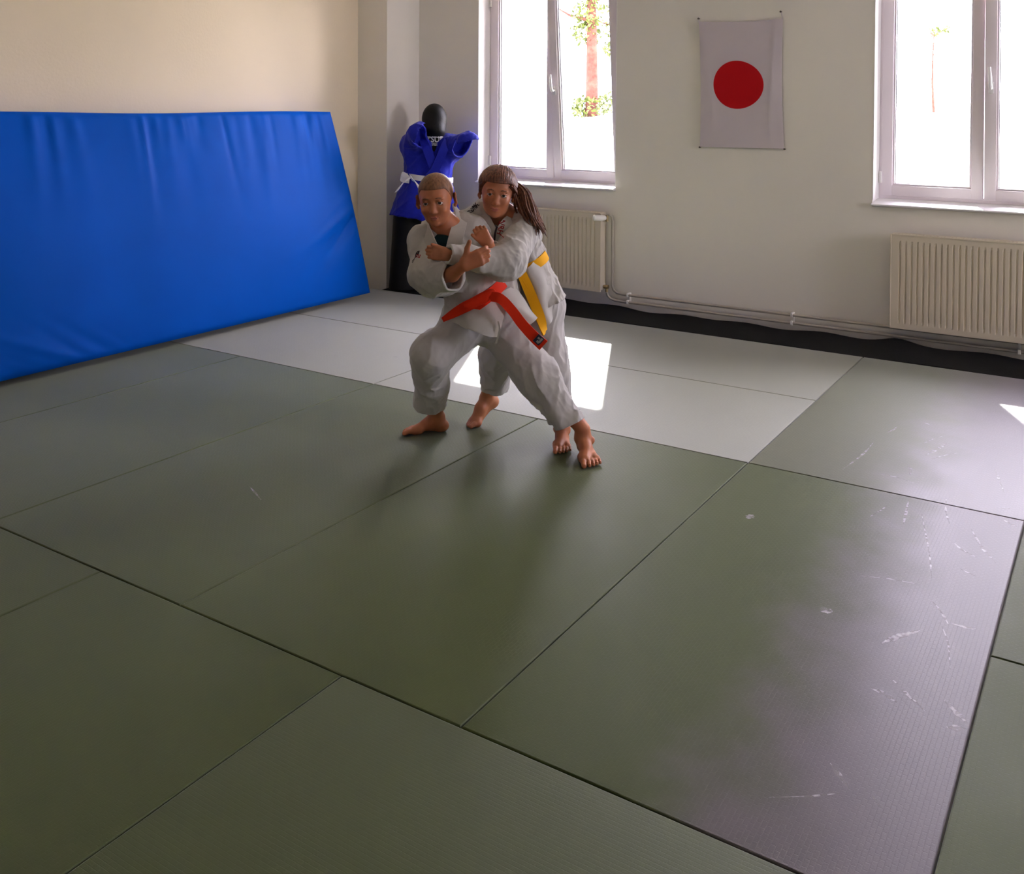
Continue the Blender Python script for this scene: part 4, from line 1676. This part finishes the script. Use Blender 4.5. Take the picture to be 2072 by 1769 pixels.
def boy_clothes(body, nb):
    # jacket -----------------------------------------------------------
    j = Field((-.50, -.44, .40), (.20, .20, 1.10), .004)
    j.cap((-0.334, -0.110, 0.875), (-0.174, -0.070, 0.912), .066, .066, k=.05)
    j.cap((-0.296, -0.120, 0.814), (-0.172, -0.100, 0.658), .086, .076, k=.05)
    j.cap((-0.178, -0.080, 0.840), (-0.073, -0.060, 0.680), .085, .085, k=.05)
    j.cap((-0.223, -0.130, 0.806), (-0.134, -0.120, 0.670), .082, .086, k=.05)
    j.cap((-0.197, -0.100, 0.674), (-0.052, -0.050, 0.720), .064, .070, k=.05)     # bloused cloth above the belt
    j.cap((-0.202, -0.070, 0.572), (-0.052, -0.040, 0.642), .078, .086, k=.05)      # under the belt
    # right sleeve
    j.cap((-0.366, -0.120, 0.884), (-0.336, -0.200, 0.753), .060, .070, k=.04)
    j.cap((-0.338, -0.200, 0.745), (-0.290, -0.245, 0.737), .070, .068, k=.04)
    j.cap((-0.325, -0.215, 0.736), (-0.193, -0.385, 0.785), .066, .062, k=.03)
    j.cap((-0.217, -0.050, 0.947), (-0.175, -0.060, 0.919), .046, .056, k=.04)
    # left sleeve
    j.cap((-0.164, -0.070, 0.908), (-0.068, -0.140, 0.794), .058, .056, k=.04)
    j.cap((-0.068, -0.140, 0.794), (-0.089, -0.240, 0.887), .050, .044, k=.03)
    j.fold(.0045, 26, (.6, 0, .8), 2.6, 21)
    j.fold(.0030, 60, (.2, .3, .9), 2.0, 22)
    j.fold(.006, 34, (-.3, .2, .9), 2.2, 23, lo=(-0.409, -0.400, 0.626), hi=(-0.155, -0.020, 0.799))
    # neck opening, sleeve hollow
    j.ell((-0.292, -0.100, 0.957), (.050, .085, .055), None, .01, 'cut')
    j.cap((-0.300, -0.200, 0.959), (-0.277, -0.245, 0.870), .040, .014, k=.012, op='cut')
    j.hem((-0.222, -0.345, 0.775), (-0.187, -0.390, 0.788), .080, depth=.08)
    j.hem((-0.083, -0.212, 0.864), (-0.089, -0.240, 0.887), .06, depth=.05)
    jk = field_obj(j, 'jacket', M_GI, body)
    # lapels: a wide sewn band each side of the neck
    ribbon('lapel', [(-0.339, 0.000, 0.966), (-0.359, -0.090, 0.955), (-0.340, -0.185, 0.914), (-0.306, -0.232, 0.856), (-0.249, -0.262, 0.765)],
           [(.5, .2, .6), (.7, -.4, .3), (.8, -.25, .45), (.85, -.2, .4), (.85, -.2, .5)], .042, M_GI, jk, .009)
    ribbon('lapel', [(-0.229, 0.000, 1.001), (-0.207, -0.085, 0.981), (-0.220, -0.180, 0.926), (-0.233, -0.238, 0.857), (-0.241, -0.266, 0.754)],
           [(.5, -.1, -.6), (.8, .45, -.2), (.95, .25, .1), (.95, .2, -.05), (.95, .2, -.15)], .064, M_GI, jk, .009)
    # undershirt in the opening
    t = Field(np.array((-0.346, -0.250, 0.814)), np.array((-0.180, 0.050, 0.939)), .005)
    t.ell((-0.289, -0.125, 0.873), (.070, .083, .045), None, .02)
    t.cap((-0.271, -0.115, 0.863), (-0.238, -0.115, 0.793), .070, .08, k=.03)
    field_obj(t, 'undershirt', M_TEE, body)
    # jacket skirt below the belt
    sheet('jacket_skirt', [[(-0.261, -0.160, 0.574), (-0.187, -0.205, 0.621), (-0.096, -0.200, 0.649), (-0.026, -0.150, 0.672)],
                           [(-0.245, -0.185, 0.559), (-0.176, -0.232, 0.580), (-0.095, -0.225, 0.589), (-0.021, -0.170, 0.608)],
                           [(-0.212, -0.200, 0.553), (-0.165, -0.250, 0.546), (-0.095, -0.245, 0.537), (-0.037, -0.195, 0.559)],
                           [(-0.207, -0.205, 0.548), (-0.155, -0.252, 0.538), (-0.096, -0.250, 0.514), (-0.053, -0.215, 0.502)]], M_GI, jk, wob=.002, seed=4)
    sheet('jacket_skirt', [[(-0.066, -0.190, 0.663), (-0.026, -0.160, 0.682), (0.015, -0.100, 0.688)],
                           [(-0.025, -0.200, 0.629), (0.019, -0.170, 0.635), (0.053, -0.120, 0.638)],
                           [(0.026, -0.200, 0.584), (0.060, -0.180, 0.593), (0.081, -0.140, 0.596)],
                           [(0.081, -0.200, 0.548), (0.101, -0.180, 0.560), (0.110, -0.160, 0.566)]], M_GI, jk, wob=.002, seed=5)
    # trousers ----------------------------------------------------------
    p = Field((-.46, -.40, .08), (.40, .24, .78), .004)
    p.cap((-0.190, -0.060, 0.553), (-0.056, -0.030, 0.579), .092, .092, k=.05)
    p.cap((-0.198, -0.060, 0.506), (-0.325, -0.150, 0.402), .090, .076, k=.05)
    p.cap((-0.329, -0.145, 0.413), (-0.352, 0.115, 0.081), .078, .072, k=.05)
    p.cap((-0.060, -0.030, 0.515), (0.117, -0.105, 0.309), .094, .080, k=.05)
    p.cap((0.113, -0.100, 0.316), (0.275, -0.163, 0.099), .082, .060, k=.05)
    p.fold(.0045, 26, (-.5, .2, .9), 2.2, 31)
    p.fold(.0028, 62, (.5, .2, .9), 2.2, 32)
    p.fold(.006, 46, (.55, .1, -.8), 2.6, 33, lo=(0.018, -0.320, 0.095), hi=(0.366, 0.100, 0.411))
    p.fold(.006, 46, (.1, .1, .9), 2.4, 34, lo=(-0.419, -0.300, 0.206), hi=(-0.240, 0.220, 0.265))
    p.hem((-0.350, 0.085, 0.126), (-0.349, 0.110, 0.030), .12)
    p.hem((0.255, -0.155, 0.128), (0.281, -0.165, 0.073), .11)
    tr = field_obj(p, 'trousers', M_GI_TROUSER, body)
    ribbon('drawstring', [(-0.049, -0.235, 0.571), (-0.043, -0.240, 0.542), (-0.049, -0.235, 0.507), (-0.057, -0.225, 0.478)], [(1, 0, 0)] * 4, .007, M_GI, tr, .004)
    # orange belt --------------------------------------------------------
    c = np.array((-0.127, -0.070, 0.646))
    a = np.array((.82, -.02, .57))
    bdir = np.array((.05, 1.0, .07))
    nrm = np.array((-.53, .05, .85))
    th = np.linspace(0, 2 * math.pi, 64, endpoint=False)
    P = c + np.outer(np.cos(th) * .136, a) + np.outer(np.sin(th) * .146, bdir)
    bl = ribbon('belt', P, np.tile(nrm, (64, 1)), .048, M_ORANGE, body, .008, closed=True)
    k = Field(np.array((-0.201, -0.320, 0.590)), np.array((-0.006, -0.120, 0.712)), .004)
    kb = np.stack([np.array((.87, 0, .49)), np.array((0, 1, 0)), np.array((-.49, 0, .87))], 1)
    k.ell((-0.110, -0.240, 0.669), (.056, .011, .023), kb, .012)
    k.ell((-0.150, -0.238, 0.650), (.044, .010, .020), kb, .012)
    k.fold(.002, 70, (.8, 0, .5), 2, 9)
    field_obj(k, 'belt_knot', M_ORANGE, bl)
    e = ribbon('belt_end', [(-0.085, -0.245, 0.674), (-0.041, -0.255, 0.668), (0.007, -0.255, 0.620), (0.048, -0.255, 0.566), (0.100, -0.250, 0.509), (0.136, -0.250, 0.477)],
               [(-.3, .1, .9), (.2, .1, .9), (.75, .1, .55), (.8, .0, .5), (.75, -.1, .65), (.62, -.1, .72)], [.040, .042, .040, .042, .046, .050], M_ORANGE, bl, .006)
    ribbon('belt_end', [(-0.116, -0.238, 0.657), (-0.170, -0.240, 0.636), (-0.223, -0.215, 0.603), (-0.279, -0.165, 0.561)],
           [(-.45, 0, .87)] * 4, [.034, .044, .038, .020], M_ORANGE, bl, .006)
    lb = (0.116, -0.256, 0.501)
    x_ = np.array((.62, -.1, .72))
    x_ /= np.linalg.norm(x_)
    y_ = np.array((.70, 0, -.62))
    y_ -= x_ * (x_ @ y_)
    y_ /= np.linalg.norm(y_)
    lab = sheet('belt_label', [[np.array(lb) + y_ * .016 * u + x_ * .019 * v for v in (-1, 0, 1)] for u in (-1, 0, 1)], M_LABEL, bl, 4, 4, .002)
    n_ = np.cross(x_, y_)
    n_ *= -np.sign(n_[1])
    for du, dv, w_, h_ in ((-.004, .006, .005, .004), (.006, .0, .003, .014), (.000, -.008, .004, .005), (.010, .004, .002, .012)):
        q = np.array(lb) - n_ * -.0022 + y_ * du + x_ * dv
        sheet('label_mark', [[q + y_ * w_ * u + x_ * h_ * v for v in (-1, 1)] for u in (-1, 1)], M_LABELGREY, lab, 2, 2, .0006)
    # sleeve emblem: dark swoop, red mark and a line of small letters along the upper arm
    tb = bvh(jk)
    text_on('sleeve_emblem', 'e', .048, (-0.371, -0.200, 0.843), (.75, -.5, -.35), (.25, -.1, .9), tb, M_PRINT_DARK, jk, .0015, squash=.9)
    text_on('sleeve_emblem', 'ma', .024, (-0.361, -0.200, 0.837), (.85, -.5, -.05), (.1, -.1, .9), tb, M_PRINT_RED, jk, .0018, squash=.8)
    text_on('sleeve_emblem', 'danrho', .018, (-0.377, -0.200, 0.830), (.28, -.15, .9), (-.8, .5, .25), tb, M_PRINT_DARK, jk, .0015)


def girl():
    s = 1.0
    hc = (-0.059, -0.030, 1.081)
    HB = basis((.0, -1, -.10), (.12, -.10, 1))
    f = Field((-.42, -.44, -.006), (.34, .44, 1.2), .0032)
    nb = (-0.008, 0.030, 0.951)
    T = head_into(f, hc, HB, s, nb, .95)
    f.cap(nb, (0.027, 0.050, 0.854), .052, .075, k=.04)
    f.cap((-0.090, 0.060, 0.960), (0.048, 0.020, 0.927), .045, .045, k=.05)
    f.cap((0.027, 0.050, 0.854), (0.076, 0.080, 0.720), .075, .07, k=.05)
    f.cap((0.055, 0.090, 0.598), (0.141, 0.060, 0.604), .072, .072, k=.05)
    # left arm across the boy's chest
    f.cap((0.052, -0.010, 0.922), (-0.014, -0.205, 0.809), .035, .029, k=.03)
    wl = (-0.248, -0.338, 0.855)
    f.cap((-0.014, -0.205, 0.809), wl, .029, .022, k=.02)
    hand_into(f, wl, (-.97, -.06, .16), (-.1, -1, .18), .90, 1, (26, 66, 60), (-.85, -.25, .45))
    # right arm behind his back
    f.cap((-0.105, 0.070, 0.968), (-0.238, 0.130, 0.903), .034, .03, k=.03)
    wr = (-0.275, 0.030, 0.780)
    f.cap((-0.238, 0.130, 0.903), wr, .03, .022, k=.02)
    hand_into(f, wr, (-.3, -.35, -.9), (-.5, .8, 0), .86, -1, (15, 25, 20))
    # legs
    f.cap((0.034, 0.120, 0.515), (-0.053, 0.125, 0.325), .064, .048, k=.05)
    f.cap((-0.053, 0.125, 0.325), (-0.105, 0.235, 0.119), .045, .029, k=.03)
    f.cap((0.142, 0.060, 0.528), (0.192, -0.010, 0.298), .064, .048, k=.05)
    f.cap((0.192, -0.010, 0.298), (0.224, -0.030, 0.084), .045, .029, k=.03)
    # trailing foot up on its toes
    ank = np.array((-0.103, 0.235, 0.112))
    hl = np.array((-0.079, 0.260, 0.091))
    ball = np.array((-0.155, 0.190, 0.025))
    toe = np.array((-0.190, 0.165, 0.021))
    toe[2] = .010
    ball[2] = .019
    f.ell(hl, (.024, .026, .028), None, .02)
    f.cap(ank, hl, .028, .023, k=.02)
    f.cap(hl, ball, .020, .021, k=.02)
    f.cap(ank, (ank + ball) / 2 + np.array((-.004, -.010, .012)), .027, .023, k=.02)
    f.cap((ank + ball) / 2 + np.array((-.004, -.010, .012)), ball + np.array((0, 0, .006)), .023, .022, k=.02)
    td = toe - ball
    td[2] = 0
    td /= np.linalg.norm(td)
    tm = np.cross(td, (0, 0, 1))
    f.cap(ball - tm * .018, ball + tm * .022, .018, .017, k=.015)
    for q, L, r in ((-.026, .040, .0105), (-.010, .042, .0080), (.003, .038, .0076), (.015, .032, .0072), (.026, .025, .0068)):
        b0 = ball + tm * q
        f.cap(b0, b0 + td * L * .55 + np.array((0, 0, .000)), r * 1.05, r, k=.006)
        f.cap(b0 + td * L * .55, np.array((*(b0 + td * L)[:2], r + .001)), r, r * .92, k=.002)
    hl = np.array((0.226, 0.000, 0.044))
    hl[2] = .002
    foot_into(f, hl, (-.06, -1, 0), (hl[0], hl[1] - .028, .068), .86, 1, wide=1.18)
    body = field_obj(f, 'person', M_SKIN_B, None)
    body.location = KID_LOC
    body.rotation_euler = (0, 0, KID_RZ)
    tag(body, 'girl with brown ponytail and yellow belt, gripping the boy from behind', 'person', 'children wrestling on the mats')
    face_parts(hc, HB, s, body, M_LIP, M_HAIR_B)

    def bun(h, loc):
        h.ell(loc((-.020, -.085, .012)), (.030, .028, .026), None, .02)
        h.cap(loc((-.066, .015, .010)), loc((-.071, -.01, -.025)), .010, .007, k=.012)
        h.cap(loc((.066, .020, .015)), loc((.073, .000, -.030)), .012, .008, k=.012)
    hair = hair_cap('hair', hc, HB, s, (.0815, .0985, .0835),
                    ([-.10, -.06, -.03, .0, .025, .05, .10], [-.05, -.05, -.035, -.02, .005, .046, .054], .9), M_HAIR_B, body, .0008, 3, bun)
    # ponytail of many tapering locks swinging out behind the shoulder
    rg = np.random.default_rng(5)
    base = arr((0.017, 0.050, 1.109), (0.050, 0.020, 1.069), (0.068, -0.030, 1.006), (0.093, -0.055, 0.954), (0.112, -0.060, 0.921))
    pt = MB()
    pt.tube(catmull(base, 14), [.012, .020, .024, .026, .026, .025, .024, .022, .020, .018, .015, .012, .008, .003], 12)
    for i in range(110):
        o = rg.normal(size=3) * np.array((.013, .012, .007))
        pts = []
        for k, b in enumerate(base):
            sp = (.6, 1.25, 1.5, 1.35, 1.1)[k]
            pts.append(b + o * sp + rg.normal(size=3) * .002 * k)
        pts[-1] = pts[-1] + rg.normal(size=3) * np.array((.008, .005, .012))
        c = catmull(pts, 12)
        pt.tube(c, [.0036 * math.sin(math.pi * (.15 + .85 * (q / 11) ** .8)) ** .6 + .0006 for q in range(12)], 6)
    pt.build('ponytail', M_HAIR_B, hair, True)
    # combed locks lying on the scalp, from the hairline to the tie
    pt = MB()
    ec, er = np.array((0, -.013, .028)), np.array((.0815, .0985, .0835))
    for i in range(64):
        ph = math.radians(-78 + 156 * i / 63)
        a = np.array((math.sin(ph) * .95, math.cos(ph) * .86, .40 - .40 * abs(ph / 1.36) ** 1.6))
        b = np.array((-.25 + .1 * math.sin(ph * 2), -1.0, .05 + .25 * math.cos(ph)))
        m_ = np.array((math.sin(ph) * .85, -.15, .95 - .75 * abs(ph / 1.36) ** 1.5))
        pts = []
        for q in catmull([a, (a + m_) / 2 + .1 * m_, m_, (m_ + b) / 2, b], 14):
            q = q / np.linalg.norm(q)
            pts.append(T(*(ec + q * er * (1.0 + .012 * rg.uniform()))))
        pt.tube(pts, [.0012] + [.0034 + .0012 * rg.uniform()] * 12 + [.002], 6)
    pt.build('combed_locks', M_HAIR_B, hair, True)
    pt = MB()
    for i in range(18):                              # loose strands from the temple to the tie
        sd = rg.normal(size=3) * .004
        a = [np.array(T(-.060, .050, .040)) + sd, np.array(T(-.078, .015, .015)) + sd, np.array(T(-.080, -.03, .0)) + sd, np.array((0.035, 0.050, 1.079)) + sd]
        pt.tube(catmull(a, 10), [.0030, .0036, .0036, .0036, .0036, .0034, .0032, .003, .0026, .002], 6)
    for i in range(8):
        sd = rg.normal(size=3) * .003
        a = [np.array(T(-.070, .030, .01)) + sd, np.array(T(-.080, .015, -.02)) + sd, np.array(T(-.082, -.005, -.05)) + sd * 2, np.array(T(-.088, -.02, -.075)) + sd * 3]
        pt.tube(catmull(a, 10), [.002, .0024, .0024, .0022, .002, .002, .0017, .0014, .001, .0006], 5)
    pt.build('loose_strand', M_HAIR_B, hair, True)
    return body


def girl_clothes(body):
    j = Field((-.36, -.44, .42), (.26, .34, 1.12), .004)
    j.cap((-0.105, 0.070, 0.968), (0.048, 0.030, 0.926), .062, .064, k=.04)
    j.cap((-0.007, 0.050, 0.897), (0.063, 0.085, 0.741), .084, .086, k=.05)
    j.cap((0.058, 0.060, 0.875), (0.093, 0.090, 0.740), .072, .066, k=.05)
    # left sleeve
    j.cap((0.052, -0.015, 0.923), (-0.010, -0.200, 0.812), .068, .066, k=.04)
    j.cap((-0.002, -0.190, 0.815), (-0.038, -0.220, 0.803), .064, .060, k=.04)
    j.cap((-0.026, -0.215, 0.806), (-0.278, -0.365, 0.868), .058, .040, k=.03)
    # right sleeve
    j.cap((-0.112, 0.075, 0.972), (-0.241, 0.135, 0.907), .058, .055, k=.04)
    j.cap((-0.241, 0.135, 0.907), (-0.268, 0.060, 0.797), .052, .046, k=.03)
    # skirt of the jacket under the belt
    j.cap((0.058, 0.080, 0.752), (0.144, 0.058, 0.537), .088, .132, k=.03)
    j.fold(.0050, 26, (-.45, .2, .85), 2.6, 41)
    j.fold(.0032, 60, (-.3, .3, .9), 2.2, 42)
    j.fold(.007, 40, (-.5, -.2, .8), 2.6, 43, lo=(-0.093, -0.340, 0.654), hi=(0.190, 0.140, 0.887))
    j.fold(.008, 42, (.3, .1, .9), 2.6, 44, lo=(-0.005, -0.120, 0.525), hi=(0.264, 0.260, 0.735))
    j.ell((-0.046, -0.000, 0.976), (.055, .090, .040), None, .01, 'cut')
    j.cap((-0.062, -0.080, 0.966), (-0.053, -0.100, 0.900), .034, .012, k=.01, op='cut')
    j.hem((-0.252, -0.347, 0.860), (-0.274, -0.362, 0.867), .06, depth=.05)
    j.hem((-0.263, 0.075, 0.821), (-0.268, 0.060, 0.797), .07, depth=.04)
    j.hem((0.133, 0.060, 0.572), (0.159, 0.057, 0.507), .19, depth=.10)
    jk = field_obj(j, 'jacket', M_GI, body)
    l1 = ribbon('lapel', [(0.014, 0.100, 0.989), (0.022, 0.020, 0.978), (-0.016, -0.065, 0.950), (-0.040, -0.100, 0.904), (-0.048, -0.120, 0.836)],
                [(.6, .2, -.4), (.8, .3, -.4), (.85, .15, -.3), (.95, .1, -.2), (.95, .1, -.1)], .052, M_GI, jk, .009)
    l2 = ribbon('lapel', [(-0.117, 0.100, 0.995), (-0.123, 0.030, 0.989), (-0.104, -0.050, 0.952), (-0.073, -0.095, 0.899), (-0.052, -0.110, 0.835)],
                [(.5, -.3, .5), (.7, -.3, .3), (.85, -.15, .4), (.9, -.1, .4), (.9, -.1, .4)], .050, M_GI, jk, .009)
    # black stripe and red letters down the lapel
    tb = bvh(l1, jk)
    ribbon('lapel_stripe', [(-0.057, -0.113, 0.943), (-0.065, -0.122, 0.915), (-0.068, -0.130, 0.883)], [(.95, .1, -.2)] * 3, .008, M_PRINT_DARK, l1, .003)
    text_on('lapel_lettering', 'NRH', .034, (-0.031, -0.200, 0.934), (-.30, -.0, -.95), (.95, .1, -.30), tb, M_PRINT_RED, l1, .003, squash=.85)
    # dark letters across her far shoulder
    tb2 = bvh(jk)
    text_on('shoulder_lettering', 'KURK', .030, (-0.164, 0.020, 0.999), (.62, -.1, .78), (-.7, -.2, .6), tb2, M_PRINT_DARK, jk, .002, squash=.85)
    # flying jacket tails
    sheet('jacket_skirt', [[(0.128, 0.100, 0.800), (0.142, 0.120, 0.779), (0.126, 0.160, 0.782)],
                           [(0.157, 0.050, 0.736), (0.185, 0.100, 0.706), (0.157, 0.170, 0.700)],
                           [(0.178, 0.020, 0.670), (0.220, 0.080, 0.644), (0.176, 0.170, 0.616)],
                           [(0.192, 0.020, 0.567), (0.207, 0.080, 0.598), (0.171, 0.160, 0.562)]], M_GI, jk, wob=.003, seed=6, freq=22)
    sheet('jacket_skirt', [[(0.040, -0.030, 0.734), (0.078, -0.045, 0.762), (0.117, 0.000, 0.798)],
                           [(0.078, -0.055, 0.659), (0.124, -0.065, 0.671), (0.164, -0.010, 0.693)],
                           [(0.112, -0.075, 0.589), (0.150, -0.075, 0.579), (0.181, -0.020, 0.606)],
                           [(0.138, -0.075, 0.507), (0.167, -0.070, 0.525), (0.190, -0.020, 0.546)]], M_GI, jk, wob=.003, seed=8, freq=20)
    # trousers
    p = Field((-.22, -.30, .06), (.34, .44, .76), .004)
    p.cap((0.060, 0.100, 0.567), (0.141, 0.065, 0.584), .088, .090, k=.05)
    p.cap((0.038, 0.120, 0.515), (-0.057, 0.130, 0.331), .084, .074, k=.05)
    p.cap((-0.060, 0.130, 0.346), (-0.071, 0.235, 0.126), .074, .064, k=.05)
    p.cap((0.141, 0.050, 0.530), (0.179, -0.005, 0.296), .088, .072, k=.05)
    p.cap((0.180, 0.000, 0.306), (0.226, -0.033, 0.064), .073, .058, k=.05)
    p.fold(.0045, 28, (.2, .2, .9), 2.2, 51)
    p.fold(.0030, 62, (.3, .2, .9), 2.2, 52)
    p.hem((-0.069, 0.215, 0.168), (-0.074, 0.235, 0.103), .10)
    p.hem((0.222, -0.030, 0.092), (0.231, -0.035, 0.028), .10)
    field_obj(p, 'trousers', M_GI_TROUSER, body)
    # yellow belt
    c = np.array((0.063, 0.075, 0.753))
    a = np.array((.90, .10, .42))
    bd = np.array((-.05, 1.0, .05))
    nrm = np.array((-.42, .0, .9))
    th = np.linspace(0, 2 * math.pi, 64, endpoint=False)
    P = c + np.outer(np.cos(th) * .104, a) + np.outer(np.sin(th) * .108, bd)
    bl = ribbon('belt', P, np.tile(nrm, (64, 1)), .040, M_YELLOW, body, .008, closed=True)
    k = Field(np.array((-0.026, -0.120, 0.691)), np.array((0.100, 0.000, 0.787)), .004)
    k.cap((0.028, -0.045, 0.741), (0.053, -0.045, 0.750), .015, .015, k=.012)
    field_obj(k, 'belt_knot', M_YELLOW, bl)
    ribbon('belt_end', [(0.044, -0.060, 0.744), (0.074, -0.075, 0.679), (0.109, -0.095, 0.600), (0.135, -0.100, 0.532), (0.143, -0.100, 0.486)],
           [(.8, .2, .3), (.9, .1, .4), (.9, .1, .35), (.8, .55, .3), (.25, .97, .1)], [.040, .044, .044, .040, .034], M_YELLOW, bl, .006)
    ribbon('belt_end', [(0.040, -0.050, 0.738), (0.089, -0.065, 0.661), (0.129, -0.080, 0.576), (0.148, -0.085, 0.497)],
           [(.4, .9, .2)] * 4, [.036, .036, .036, .036], M_YELLOW, bl, .006)


_b = boy()
hair_cap('hair', _b[2], _b[3], _b[4], (.0732, .0905, .0770),
         ([-.10, -.06, -.03, .005, .022, .045, .10], [-.055, -.055, -.035, -.018, .012, .050, .056], .5), M_HAIR_A, _b[0])
boy_clothes(_b[0], _b[5])
_g = girl()
girl_clothes(_g)
bpy.context.view_layer.update()
